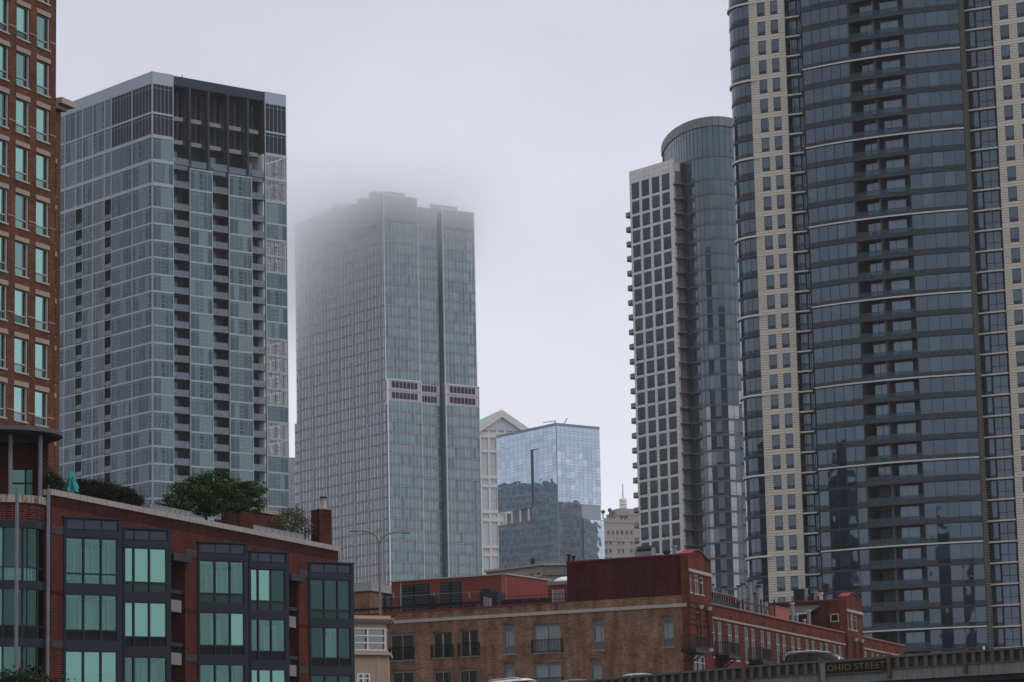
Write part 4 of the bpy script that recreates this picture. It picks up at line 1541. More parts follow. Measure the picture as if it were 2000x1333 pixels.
# ================================================================== NEARER BUILDINGS
M_brown = brick('brown_brick', (0.085, 0.036, 0.021), (0.17, 0.072, 0.040), (0.085, 0.05, 0.037), 0.36, 0.12, 0.018, 0.3)
M_lint = mat('lintel_stone', (0.31, 0.23, 0.185), 0.9, 0.15, streak=0.3, dirt=(0.16, 0.12, 0.1))
M_frame = mat('grey_window_frame', (0.33, 0.31, 0.29), 0.5, 0.1)
M_fr_dark = mat('slate_metal', (0.023, 0.027, 0.038), 0.45, 0.15, metal=0.1)
M_red = brick('dark_red_brick', (0.012, 0.006, 0.006), (0.032, 0.011, 0.010), (0.145, 0.046, 0.034), 0.31, 0.128, 0.027, 0.35)
M_soldier = brick('soldier_brick', (0.024, 0.009, 0.008), (0.048, 0.014, 0.012), (0.075, 0.022, 0.017), 0.14, 0.33, 0.014, 0.3, off=0.0)
M_cope = mat('coping_stone', (0.30, 0.265, 0.245), 0.9, 0.3, 1.5, streak=1.0, dirt=(0.035, 0.03, 0.028))
M_blind = mat('window_blind', (0.72, 0.72, 0.68), 0.9, 0.04)
M_room = mat('dim_room', (0.20, 0.20, 0.19), 0.9, 0.2)
M_curt = mat('curtain', (0.72, 0.73, 0.70), 0.9, 0.12, 3.0)
G_teal = [clearglass('teal_pane_%d' % i, t, rf, rtint=(0.52, 0.88, 0.80)) for i, (t, rf) in enumerate([((0.62, 0.80, 0.74), 0.20), ((0.66, 0.82, 0.77), 0.06), ((0.24, 0.46, 0.42), 0.02)])]
G_tealb = [clearglass('green_pane_%d' % i, t, rf, rtint=(0.60, 1.0, 0.90)) for i, (t, rf) in enumerate([((0.55, 0.84, 0.78), 0.44), ((0.44, 0.62, 0.58), 0.24), ((0.12, 0.2, 0.19), 0.05)])]
M_spteal = glass('teal_spandrel', (0.016, 0.042, 0.038), ior=1.3)
M_spdk = glass('black_spandrel', (0.008, 0.008, 0.011), ior=1.2, rough=0.15)

def wall_holes(mb, F, u0, u1, z0, z1, holes, d0, d1, m):
    """solid wall with rectangular openings (ua, ub, za, zb)"""
    us = sorted({u0, u1} | {x for h in holes for x in h[:2] if u0 < x < u1})
    for a, b in zip(us, us[1:]):
        c = (a + b) / 2
        cuts = sorted((max(z0, h[2]), min(z1, h[3])) for h in holes if h[0] <= c <= h[1])
        z = z0
        for za, zb in cuts:
            if za > z: mb.box(F, a, b, d0, d1, z, za, m)
            z = max(z, zb)
        if z < z1: mb.box(F, a, b, d0, d1, z, z1, m)

# ---------------------------------------------------------------- brown brick tower at the left edge
def tower_brown():
    F = Frame(at(96, 450, 185)[:2], 23.0)
    t = Thing('brick_tower', 'tall brown brick tower with teal windows under pale stone lintels, at the left edge', 'tower', F.pt(0, 0, 0))
    r = random.Random(2)
    u = lambda px: F.u(px, 450)
    z = lambda py: F.z(83, py)
    row = F.z(70, 300 + 485 / 6.057)
    h = row - F.z(70, 300 + 1045 / 6.057)
    u3, u2 = (u(70.2), u(95.5)), (u(29.8), u(56.5))
    cw, sp = u3[1] - u3[0], u3[0] - u2[0]
    uR = u(108)
    wh, lh = 2.2, 0.3
    rows = [row + h * k for k in range(-10, 7)]
    top = rows[-1] + 2
    holes, cols = [], [u3[0] - sp * k for k in range(0, 5)]
    for zt in rows:
        for a in cols: holes.append((a, a + cw, zt - lh - wh, zt - lh))
    w = MB()
    uL = cols[-1] - 1.5
    wall_holes(w, F, uL, uR, 0, top, holes, -0.45, 0, M_brown)
    t.part('wall', w)
    bk = MB()
    bk.box(F, uL, uR - 0.05, -12, -1.7, 0, top, M_room)
    for zt in rows: bk.box(F, uL, uR - 0.46, -1.7, -0.46, zt - lh - wh - 0.5, zt - lh - wh - 0.2, M_room)
    bk.box(F, uR - 0.45, uR, -12, -0.451, 0, top, M_brown)
    t.part('core_wall', bk)
    lin = MB()
    lin.box(ID, -0.06, cw + 0.06, 0, 0.05, 0, lh, M_lint)
    sc = MB()
    for k, zt in enumerate(rows):
        if k % 2 == 0:
            e = [uL] + [x for a in reversed(cols) for x in (a, a + cw)] + [uR]
            for j in range(0, len(e), 2): sc.box(F, e[j], e[j + 1], 0, 0.03, zt - lh - wh * 0.73, zt - lh - wh * 0.73 + 0.07, M_lint)
    t.part('string_course', sc, stuff=True)
    def win(kind):
        fr = MB()
        f = 0.07
        fr.box(ID, 0, f, -0.24, -0.14, 0, wh, M_frame)
        fr.box(ID, cw - f - 0.05, cw, -0.3, -0.06, 0, wh, M_frame)
        fr.box(ID, f, cw - f, -0.24, -0.14, wh - f, wh, M_frame)
        fr.box(ID, f, cw - f, -0.24, -0.12, wh * 0.24, wh * 0.24 + 0.08, M_frame)
        fr.box(ID, -0.03, cw + 0.03, -0.24, 0.06, -0.06, 0.05, M_frame)
        pn = MB()
        pn.box(ID, f, cw - f, -0.2, -0.185, 0.05, wh * 0.24, G_tealb[2] if kind in (0, 3) else G_tealb[1])
        pn.box(ID, f, cw - f, -0.2, -0.185, wh * 0.24 + 0.08, wh - f, G_tealb[1] if kind == 1 else G_tealb[0])
        pn.box(ID, cw * .72, cw - f - .05, -0.183, -0.175, wh * .05, wh - f, G_tealb[2])
        bl = MB()
        if kind == 4: bl.box(ID, f, cw * .5, -0.5, -0.46, 0.1, wh - .1, M_curt)
        else:
            bl.box(ID, f, cw * (0.70 if kind != 2 else 0.78), -0.42, -0.38, wh * (0.26, 0.06, 0.05, 0.26, 0)[kind], wh - f, M_blind)
            if kind == 0: bl.box(ID, f, cw * .7, -0.43, -0.42, 0.06, wh * .26, M_room)
        return [('window', fr), ('pane', pn), ('blind', bl)]
    W = [win(k) for k in range(5)]
    for zt in rows:
        for j, a in enumerate(cols):
            t.inst('lintel', lin, F, a, 0, zt - lh)
            t.inst('window', W[r.choice([0, 0, 1, 2, 3, 3, 4] if j else [0, 2, 2, 1, 2])], F, a, 0, zt - lh - wh)
    # lower wing beyond, with slot windows and an overhanging cornice
    uS, uE = uR + 0.002, u(124.2)
    ws = MB()
    sa, sb = u(110.3), u(115.6)
    zw = F.z(124, 212)
    hs = [(sa, sb, zt - lh - wh + 0.05, zt - lh) for zt in [q - 0.16 for q in rows] if zt < zw - 0.6]
    wall_holes(ws, F, uS, uE, 0, zw, hs, -0.4, -0.25, M_brown)
    ws.box(F, uS, uE, -9, -0.402, 0, zw, M_brown)
    t.part('wing_wall', ws)
    for a, b, za, zb in hs:
        fr = MB()
        w_ = b - a
        fr.box(ID, 0, w_ * .5, -0.10, -0.06, 0, zb - za, G_teal[2])
        fr.box(ID, w_ * .5, w_, -0.1, -0.02, 0, zb - za, M_frame)
        fr.box(ID, -0.05, w_ + .05, -0.1, 0.04, -0.08, 0, M_lint)
        t.inst('slot_window', fr, F, a, -0.27, za)
        l2 = MB()
        l2.box(ID, -0.08, w_ + 0.08, 0, 0.05, 0, lh, M_lint)
        t.inst('slot_lintel', l2, F, a, -0.25, zb)
    c = MB()
    M_corn = mat('cornice_stone', (0.33, 0.27, 0.235), 0.9, 0.12)
    c.box(F, uS + 0.01, uE + 0.75, -9.5, 0.45, zw + 0.12, zw + 0.5, M_corn)
    c.box(F, uS + 0.01, uE + 0.3, -9.3, 0.05, zw - 0.15, zw + 0.119, M_corn)
    t.part('cornice', c)
    t.finish()
tower_brown()

# ---------------------------------------------------------------- red brick apartments with saw-tooth metal bays
FW = Frame(at(100, 1000, 165)[:2], 20.5)
def apartments():
    t = Thing('brick_apartments', 'dark red brick apartment house with slate metal bay windows and a rounded corner, lower left', 'building', FW.pt(0, 0, 0))
    r = random.Random(4)
    F = FW
    zcop = F.z(100, 955.5)
    uE = F.u(660, 1071)
    FB1 = Frame(F.pt(F.u(123, 1010), 0.06, 0), 56)
    zb = lambda py: FB1.z(125, py)
    zcr = zb(1008)
    fh = (zb(1045) - zb(1267)) / 2
    # wall: parapet band above, piers below, balcony recesses cut in
    w = MB()
    zband = zb(1060)
    pA, pB = F.u(333, 1100), F.u(361, 1100)
    pC, pD = F.u(563, 1150), F.u(583, 1150)
    w.box(F, 0.0, uE, -0.5, 0, zband, zcop - 0.34 - 0.62, M_red)
    w.box(F, 0.0, pA, -0.5, 0, 0, zband, M_red)
    w.box(F, pB, pC, -0.5, 0, 0, zband, M_red)
    w.box(F, pD, uE, -0.5, 0, 0, zband, M_red)
    t.part('wall', w)
    s = MB()
    s.box(F, 0.0, uE, -0.5, 0.012, zcop - 0.34 - 0.62, zcop - 0.34, M_soldier)
    t.part('brick_band', s)
    for (a, b) in ((0.02, F.u(123, 1040)), (pB, F.u(383.5, 1100)), (pD, F.u(600.5, 1150))):
        for k in range(7):
            zz = zcr - 0.62 - k * fh
            s = MB()
            if k % 2 == 0: s.box(F, a, b, 0, 0.05, zz - 0.45, zz, M_spdk if False else mat_band)
            else: s.box(F, a, b, 0, 0.012, zz - 0.7, zz - .4, M_soldier)
            t.part('brick_band', s)
    c = MB()
    n = 26
    for k in range(n):                                    # coping stones
        a, b = -0.15 + (uE + 0.25) * k / n, -0.15 + (uE + 0.25) * (k + 1) / n - 0.012
        m = MB()
        m.box(ID, 0, b - a, -0.62, 0.1, 0, 0.33, M_cope)
        t.inst('coping_stone', m, F, a, r.uniform(-.006, .006), zcop - 0.34)
    bk = MB()
    bk.box(F, 0.05, uE, -9, -2.6, 0, zcop - 1.0, M_room)
    bk.box(F, 0.0, uE, -9, -0.62, zcop - 1.0, zcop - 0.8, M_roof)
    bk.box(F, uE - 0.4, uE, -9, -0.5, 0, zcop - 0.35, M_red)
    for a, b in ((0.05, pA - 0.05), (pB + 0.3, pC), (pD + .3, uE)): bk.box(F, a, b, -2.6, -0.502, 0, zcop - 1.2, M_room)
    t.part('core_wall', bk)
    # balcony recesses
    M_pan = mat('balcony_panel', (0.20, 0.195, 0.19), 0.9, 0.1, streak=0.5, dirt=(0.13, 0.125, 0.12))
    for a, b in ((pA, pB), (pC, pD)):
        wd = b - a
        rc = MB()
        rc.box(F, a, b, -2.6, -2.4, 0, zband, M_red)
        rc.box(F, b - 0.02, b + 0.3, -2.4, -0.5, 0, zband, M_red)
        t.part('recess_wall', rc)
        lb = MB()
        lb.box(F, a - 0.2, b + 0.25, 0.0, 0.35, zband - 0.0, zband + 0.42, M_fr_dark)
        t.part('lintel_beam', lb)
        p, q, sl = MB(), MB(), MB()
        p.box(ID, 0.0, wd * .88, -0.3, -0.12, 0, 0.72, M_pan)
        q.box(ID, 0.0, wd * .9, -0.28, -0.05, 0, 0.22, M_fr_dark)
        for x in range(8): q.box(ID, 0.1 + x * wd / 9, 0.13 + x * wd / 9, -0.2, -0.17, -0.4, 0, M_dark)
        sl.box(ID, 0, wd, -2.4, -0.3, 0, 0.2, M_room)
        for k in range(6):
            zz = zcr - 0.8 - k * fh
            t.inst('balcony_rail', q, F, a, 0, zz - 2.62)
            t.inst('balcony_panel', p, F, a, 0, zz - 3.72)
            t.inst('balcony_floor', sl, F, a, 0, zz - 3.72)
    # bays
    def bay(pl, pr, py, split, pats):
        Fb = Frame(F.pt(F.u(pl, py), 0.06, 0), 56)
        u0, u1 = 0.0, Fb.u(pr, py)
        B = MB()
        D = -2.6
        fr = 0.13
        R_ = 0.26
        wi = u1 - R_ - fr
        bars = [fr + wi * x for x in split]
        # crown
        B.box(Fb, u0, u1, D, -0.04, zcr - 0.78, zcr - 0.1, M_fr_dark)
        B.box(Fb, u0 - .05, u1 + .05, D, 0.1, zcr - 0.1, zcr, M_fr_dark)
        B.box(Fb, u0, u1, D, 0.06, zcr - 1.16, zcr - 0.78, M_fr_dark)
        M_cp = crown_panel
        for a, b in zip(bars, bars[1:]): B.box(Fb, a + 0.05, b - 0.05, -0.04, 0.0, zcr - 0.7, zcr - 0.2, M_cp)
        B.box(Fb, u0, 0.05, -0.04, 0.03, zcr - .78, zcr - .1, M_fr_dark)
        B.box(Fb, bars[-1] + .02, u1, -0.04, 0.05, zcr - .78, zcr - .1, M_fr_dark)
        B.box(Fb, u1 - R_, u1, D, 0.03, 0, zcr - 1.16, M_fr_dark)
        B.box(Fb, u0, fr * .6, D, 0.0, 0, zcr - 1.16, M_fr_dark)
        bay_o = t.part('bay_window', B)
        nfl = int((zcr - 1.16) / fh)
        for k in range(nfl + 1):
            zt = zcr - 1.16 - k * fh
            if zt < 2: break
            bm = MB()
            bm.box(Fb, fr * .6, u1 - R_, D, 0.035, zt - fh, zt - fh + 0.52, M_fr_dark)
            bm.box(Fb, fr * .6, u1 - R_, -1.6, -1.5, zt - fh + .52, zt, M_room)
            dark = k >= 1 and not (k == 0)
            for a, b in zip(bars, bars[1:]):
                bm.box(Fb, b - 0.05, b + 0.05, -0.14, 0.02, zt - fh + 0.52, zt, M_fr_dark)
            bm.box(Fb, fr * .6, bars[0] + .03, -0.12, 0.02, zt - fh + 0.52, zt, M_fr_dark)
            zr = zt - fh + 0.52 + 0.56
            bm.box(Fb, fr, u1 - R_, -0.12, 0.015, zr, zr + 0.09, M_fr_dark)
            bm.box(Fb, fr, u1 - R_, -0.12, 0.015, zt - 0.08, zt, M_fr_dark)
            bm.box(Fb, fr, u1 - R_, -0.12, 0.015, zt - fh + .52, zt - fh + .58, M_fr_dark)
            t.part('beam', bm, parent=bay_o)
            for j, (a, b) in enumerate(zip(bars, bars[1:])):
                pat = pats[min(k, len(pats) - 1)][j]
                p = MB()
                p.box(Fb, a + 0.05, b - 0.05, -0.08, -0.06, zr + 0.09, zt - 0.08, G_teal[{'b': 0, 'm': 1, 'd': 2, 'h': 0, 'i': 1}[pat]])
                t.part('pane', p, parent=bay_o)
                q = MB()
                low = {0: G_teal[1] if pats[0][0] == 'i' and pl < 130 else M_spteal}.get(k, M_spdk)
                q.box(Fb, a + 0.05, b - 0.05, -0.08, -0.06, zt - fh + 0.58, zr, low)
                t.part('lower_pane', q, parent=bay_o)
                if pat in 'bh':
                    z_lo = zr + 0.1 if pat == 'b' else zr + (zt - zr) * 0.42
                    q = MB()
                    q.box(Fb, a + 0.07, b - 0.07, -0.2, -0.17, z_lo, zt - 0.1, M_blind)
                    t.part('blind', q, parent=bay_o)
                elif pat == 'i':
                    q = MB()
                    q.box(Fb, a + 0.05, b - 0.05, -1.5, -0.3, zt - 0.2, zt - .1, M_blind)
                    q.box(Fb, a + 0.3 * (b - a), a + 0.55 * (b - a), -1.1, -1.0, zr, zt - 0.45, M_blind)
                    q.box(Fb, a + 0.75 * (b - a), a + 0.82 * (b - a), -0.8, -0.7, zr, zt - 0.2, M_blind)
                    q.box(Fb, a + 0.05, b - .05, -1.49, -1.45, zr, zt - 0.5, M_curt)
                    t.part('curtain', q, parent=bay_o)
                elif pat == 'm':
                    q = MB()
                    q.box(Fb, a + 0.05, b - .05, -1.2, -1.15, zr, zt - 0.3, M_curt)
                    t.part('curtain', q, parent=bay_o)
        return Fb
    T3, A2 = (0, .343, .68, 1), (0, .215, .585, 1)
    bay(123, 238, 1010, T3, ['iii', 'imi', 'hhh', 'mmm'])
    bay(238, 333.5, 1028, A2, ['bbb', 'bbb', 'mmm', 'bbm'])
    bay(384, 484, 1058, T3, ['iii', 'mmb', 'mmi', 'bbb'])
    bay(484, 563.5, 1075, A2, ['bbd', 'mmm', 'bbb', 'mmm'])
    bay(601, 690, 1100, T3, ['ddd', 'did', 'ddd', 'mdm'])
    # rounded corner with curved glazing
    cc = at(5, 1000, 165.4)
    c0 = (cc.x, cc.y)
    Rr = 2.42
    zz = lambda py: CAM.z + ray(30, py).z / ray(30, py).y * 163.1
    A0, A1 = -math.pi * 1.05, 0.02
    k = MB(); k.ring(c0, 0.4, Rr - 0.3, 0, zz(981), A0, A1, M_room, 30); t.part('corner_core', k)
    k = MB(); k.ring(c0, Rr - 0.4, Rr + 0.1, zz(981), zz(966), A0, A1, M_cope, 30); t.part('corner_coping', k)
    k = MB(); k.ring(c0, Rr - 0.3, Rr, zz(1015), zz(981.3), A0, A1, M_red, 40); t.part('corner_brick', k)
    k = MB()
    for y0, y1 in ((1030, 1015), (1150, 1133), (1263, 1246)): k.ring(c0, Rr - 0.3, Rr + 0.05, zz(y0) + .004, zz(y1), A0, A1, M_fr_dark, 40)
    t.part('corner_beam', k)
    for y0, y1 in ((1133, 1030), (1246, 1150), (1350, 1263)):
        npn = 7
        for q in range(npn):
            a, b = A0 + (A1 - A0) * q / npn, A0 + (A1 - A0) * (q + 1) / npn
            wn = MB()
            wn.ring(c0, Rr - 0.16, Rr - 0.06, zz(y0), zz(y1), a, a + 0.05, M_fr_dark, 1)
            za = zz(y0) + (zz(y1) - zz(y0)) * 0.24
            wn.ring(c0, Rr - 0.16, Rr - 0.06, za, za + .07, a, b, M_fr_dark, 5)
            o = t.part('corner_window', wn)
            g = MB(); g.ring(c0, Rr - 0.12, Rr - 0.1, za + .07, zz(y1), a + .05, b, G_teal[(q + int(y1)) % 3 if q != 5 else 2], 5); t.part('pane', g, parent=o)
            g = MB(); g.ring(c0, Rr - 0.12, Rr - 0.1, zz(y0), za, a + .05, b, M_spdk if y1 > 1100 else G_teal[1], 5); t.part('lower_pane', g, parent=o)
            if q in (0, 2, 3, 6):
                g = MB(); g.ring(c0, Rr - 0.27, Rr - 0.25, za, zz(y1), a + .06, b, M_blind, 5); t.part('blind', g, parent=o)
    # standing pipes
    M_pipe = mat('galvanised_pipe', (0.13, 0.14, 0.155), 0.5, 0.35, 2.0, metal=0.3, streak=0.6, dirt=(0.3, 0.3, 0.3))
    for px, py, Y in ((33.5, 953, 161.6), (94.5, 967, 163.6)):
        p = at(px, py, Y)
        m = MB(); m.tube((p.x, p.y, 0), p, 0.105, M_pipe, n=12); t.part('standing_pipe', m)
    # rooftop rotunda
    zd = CAM.z + ray(5, 855).z / ray(5, 855).y * 166
    cd = at(2, 855, 166)
    d = MB()
    M_disc = mat('rotunda_roof', (0.085, 0.08, 0.078), 0.7, 0.15)
    d.tube((cd.x, cd.y, zd), (cd.x, cd.y, zd + 0.26), 3.45, M_disc, n=64)
    t.part('rotunda_roof', d)
    u = MB()
    M_soff = mat('soffit', (0.03, 0.03, 0.032), 0.8, 0.2)
    u.tube((cd.x, cd.y, zd - 0.1), (cd.x, cd.y, zd - 0.004), 3.2, M_soff, n=64)
    M_strip = mat('soffit_strip', (0.16, 0.15, 0.14), 0.6, 0.2)
    for q in range(4):
        a = cd + Vector((-3 + q * .2, -1.6 + q * .75, 0))
        u.tube((a.x, a.y, zd - 0.12), (a.x + 4.2, a.y + 0.5, zd - 0.12), 0.035, M_strip, n=6)
    t.part('soffit', u)
    zt0 = zz(966)
    for px, Y in ((20.5, 163.9), (78.5, 164.6), (-40, 164.5)):
        p = at(px, 900, Y)
        m = MB(); m.tube((p.x, p.y, zt0 - 0.2), (p.x, p.y, zd - 0.1), 0.115, M_pipe, n=12); t.part('rotunda_column', m)
    Fr = Frame(at(24, 930, 168.2)[:2], 80)
    rb = MB()
    ua, ub, uc = Fr.u(24, 930), Fr.u(64, 930), Fr.u(93.5, 930)
    zg0, zg1 = Fr.z(40, 972), Fr.z(40, 916)
    wall_holes(rb, Fr, -3.5, uc, zt0 - 1.2, zd - 0.1, [(ua, ub, zg0, zg1)], -0.4, 0, M_red)
    rb.box(Fr, uc - 0.36, uc, 0.0, 0.9, zt0 - 1.2, zd - 0.1, M_red)
    rb.box(Fr, -3.5, uc, -3, -1.2, zt0 - 1.2, zd - 0.1, M_room)
    t.part('rotunda_wall', rb)
    gw = MB()
    for j in range(2):
        for i in range(2):
            x0, x1 = ua + (ub - ua) * (0, .68)[i], ua + (ub - ua) * (.62, 1)[i]
            y0, y1 = zg0 + (zg1 - zg0) * j / 2 + .05, zg0 + (zg1 - zg0) * (j + 1) / 2 - .05
            g = MB(); g.box(Fr, x0, x1, -0.2, -0.18, y0, y1, G_teal[1 + i]); t.part('rotunda_pane', g)
            gw.box(Fr, x1 - .02, x1 + .07, -0.25, -0.15, zg0, zg1, M_fr_dark)
    gw.box(Fr, ua, ub, -0.25, -0.15, (zg0 + zg1) / 2 - .05, (zg0 + zg1) / 2 + .05, M_fr_dark)
    t.part('rotunda_window_frame', gw)
    # roof furniture: chimney, planter walls, low rails
    ch = MB()
    uc0 = F.u(607, 1040, -0.7); uc1 = F.u(648, 1040, -0.7)
    Fc = Frame(F.pt(F.u(627, 1050, -0.6), -0.6, 0), 60)
    a, b = Fc.u(608.5, 1040), Fc.u(648, 1040)
    zt = Fc.z(630, 993)
    ch.box(Fc, (a + b) / 2 - .15, b, -1.3, 0.0, zcop - .8, zt - 0.08, M_red)
    Fc2 = Frame(Fc.pt((a + b) / 2 - .15, 0, 0), 150)
    ch.box(Fc, (a + b) / 2 - .2, b + .05, -1.35, 0.05, zt - .08, zt, M_cope)
    o = t.part('chimney', ch)
    fl = MB()
    M_flue = mat('flue_metal', (0.34, 0.33, 0.30), 0.6, 0.15)
    p = Fc.pt((a + b) / 2 + .45, -0.6, zt)
    fl.tube(p, p + Vector((0, 0, 0.62)), 0.19, M_flue, n=14)
    fl.tube(p + Vector((0, 0, 0.62)), p + Vector((0, 0, 0.7)), 0.24, M_flue, n=14)
    fl.tube(p + Vector((0, 0, 0.7)), p + Vector((0, 0, 0.86)), 0.24, M_dark, n=14)
    t.part('flue', fl, parent=o)
    pw = MB()
    Fp = Frame(F.pt(F.u(480, 1010, -5), -5, 0), 24)
    za, zb_ = Fp.z(505, 1001), Fp.z(505, 993)
    x0, x1 = Fp.u(470, 1010), Fp.u(548, 1010)
    pw.box(Fp, x0, x1, -1.5, 0, zcop - 1, za, M_red)
    pw.box(Fp, x0 - .1, x1 + .1, -1.6, 0.1, za, zb_, M_cope)
    t.part('planter_wall', pw)
    M_ral = mat('low_rail', (0.16, 0.165, 0.17), 0.5, 0.1, metal=0.3)
    for p0, p1, y in ((292, 372, 990), (495, 592, 1035)):
        x0, x1 = F.u(p0, y, -0.4), F.u(p1, y, -0.4)
        m = MB()
        m.box(F, x0, x1, -0.42, -0.38, zcop + 0.36, zcop + 0.42, M_ral)
        m.box(F, x0, x1, -0.405, -0.395, zcop, zcop + 0.36, clearglass('terrace_glass', (0.6, 0.65, 0.66), 0.06))
        for q in range(9): m.box(F, x0 + (x1 - x0) * q / 8 - .02, x0 + (x1 - x0) * q / 8 + .02, -0.42, -0.38, zcop - .02, zcop + .36, M_ral)
        t.part('terrace_rail', m)
    t.finish()
    return zcop
mat_band = mat('dark_band_stone', (0.05, 0.045, 0.045), 0.7, 0.15)
crown_panel = glass('crown_panel', (0.022, 0.030, 0.050), ior=1.4, rough=0.22, wav=0.03, wscale=1.5)
ZCOP = apartments()

# ---------------------------------------------------------------- tan and red brick loft building
FK = Frame(at(1343, 1250, 240)[:2], 118)
FS = Frame(at(1343, 1250, 240)[:2], 20.6)
def loft():
    M_tan = brick('tan_brick', (0.15, 0.08, 0.053), (0.29, 0.16, 0.102), (0.185, 0.118, 0.083), 0.27, 0.10, 0.014, 0.45)
    M_paint = brick('painted_brick', (0.058, 0.015, 0.014), (0.085, 0.021, 0.019), (0.035, 0.011, 0.010), 0.30, 0.12, 0.016, 0.4)
    M_face = brick('red_face_brick', (0.118, 0.036, 0.025), (0.155, 0.047, 0.032), (0.068, 0.024, 0.018), 0.28, 0.11, 0.012, 0.35, 0.25)
    M_rust = mat('red_stucco', (0.17, 0.043, 0.034), 0.85, 0.18, 0.6, streak=0.35, dirt=(0.10, 0.03, 0.025))
    M_pink = mat('pink_lit_stucco', (0.29, 0.095, 0.072), 0.85, 0.15, 0.6, streak=0.3, dirt=(0.17, 0.055, 0.045))  # paler copy of the red for the lit penthouse end; also roof houses
    M_lime = mat('limestone_band', (0.36, 0.325, 0.28), 0.85, 0.12, streak=0.35, dirt=(0.2, 0.18, 0.16))
    M_wf = mat('tan_window_frame', (0.23, 0.205, 0.175), 0.6, 0.1)
    M_white = mat('white_sash', (0.40, 0.39, 0.37), 0.5, 0.08)
    M_redcope = mat('red_coping', (0.20, 0.038, 0.032), 0.7, 0.3, 3.0)
    M_iron = mat('black_iron', (0.012, 0.012, 0.013), 0.5, 0.2)
    M_flue = mat('grey_flue', (0.20, 0.205, 0.21), 0.5, 0.2, metal=0.3)
    G_d = [clearglass('dark_pane', (0.5, 0.5, 0.48), 0.0, rtint=(.3, .3, .3)), clearglass('sash_pane', (0.84, 0.88, 0.88), 0.02, rtint=(.5, .52, .55))]
    M_int = mat('dark_interior', (0.02, 0.019, 0.018), 0.9, 0.3)
    t = Thing('brick_lofts', 'old brick loft building with tan side wall, red upper block and long red front', 'building', FK.pt(0, 0, 0))
    zK = lambda px, py: FK.z(px, py)
    z_par = zK(1060, 1177.5)
    z_b0, z_b1 = zK(1338, 1185), zK(1338, 1178.5)
    z_up = zK(1335, 1083.5)
    z_red = zK(1335, 1162.5)
    uL = FK.u(680, 1260)
    uU = FK.u(1107, 1120)
    wins = [('d', 762.7, 808, 1237, 1290), ('r', 846, 882.5, 1235, 1285), ('r', 899, 934, 1231, 1282), ('n', 983, 1005.3, 1219.6, 1278),
            ('c', 1042, 1095, 1219, 1275), ('n', 1157.5, 1180.5, 1211, 1270), ('n', 1292.5, 1316, 1204, 1264)]
    wins2 = [('d', 766, 808, 1310, 1372), ('d', 848, 882, 1309, 1362), ('d', 898, 933, 1306, 1358), ('n', 985, 1006, 1295, 1350), ('c', 1043, 1097, 1295, 1350), ('n', 1153.5, 1176, 1289, 1346)]
    holes = []
    for k, a, b, y0, y1 in wins + wins2:
        c = (a + b) / 2
        holes.append((FK.u(a, (y0 + y1) / 2), FK.u(b, (y0 + y1) / 2), FK.z(c, y1), FK.z(c, y0), k))
    hh = [h[:4] for h in holes]
    w = MB()
    wall_holes(w, FK, uL, 0, 0, z_b0, hh, -0.4, 0, M_tan)
    w.box(FK, uL, uU, -0.4, 0, z_b1, z_par - 0.1, M_tan)
    w.box(FK, uU, 0, -0.4, 0, z_b1, z_red, M_tan)
    t.part('side_wall', w)
    w = MB()
    w.box(FK, uU, -0.75, -5.5, 0.003, z_red, z_up, M_paint)
    w.box(FK, -0.75, 0, -0.4, 0.003, z_red, z_up, M_paint)
    t.part('painted_upper_wall', w)
    for a, b in [(uL + (0 - uL) * k / 11, uL + (0 - uL) * (k + 1) / 11 - 0.015) for k in range(11)]:
        m = MB()
        m.box(ID, 0, b - a, -0.4, 0.09, 0, z_b1 - z_b0, M_lime)
        t.inst('stone_band', m, FK, a, 0, z_b0)
    for name, a, b, z, n in (('parapet_tile', uL, uU - .02, z_par - 0.1, 60), ('coping_tile', uU - .05, -0.3, z_up, 24)):
        for k in range(n):
            m = MB()
            x0, x1 = a + (b - a) * k / n, a + (b - a) * (k + 1) / n
            m.box(ID, 0, x1 - x0 - .015, -0.45, 0.08, 0, 0.1, M_redcope)
            t.inst(name, m, FK, x0, rnd.uniform(-.01, .01), z)
    body = MB()
    P = [FK.pt(uL, -0.42, 0), FK.pt(-0.45, -0.42, 0), FS.pt(75, -0.9, 0), FS.pt(75, -18, 0), FK.pt(uL, -18, 0)]
    for a, b in ((uL + .1, -0.5),):
        body.box(FK, a, b, -6, -1.5, 0, z_par - 0.9, M_int)
    for zz in (z_b0 - 4.35, z_b0 - 7.6): body.box(FK, uL + .1, -.5, -1.5, -0.41, zz - .3, zz, M_int)
    body.box(FK, uL + .1, -.5, -1.5, -0.41, z_b0 - 0.6, z_par - 0.9, M_int)
    body.box(FS, 4.5, 76, -14, -0.6, 0, FS.z(1500, 1205) - 0.7, M_roof)
    body.box(FK, uL, uU, -16, -0.41, z_par - 0.9, z_par - 0.6, M_roof)
    t.part('roof', body)
    rr = random.Random(8)
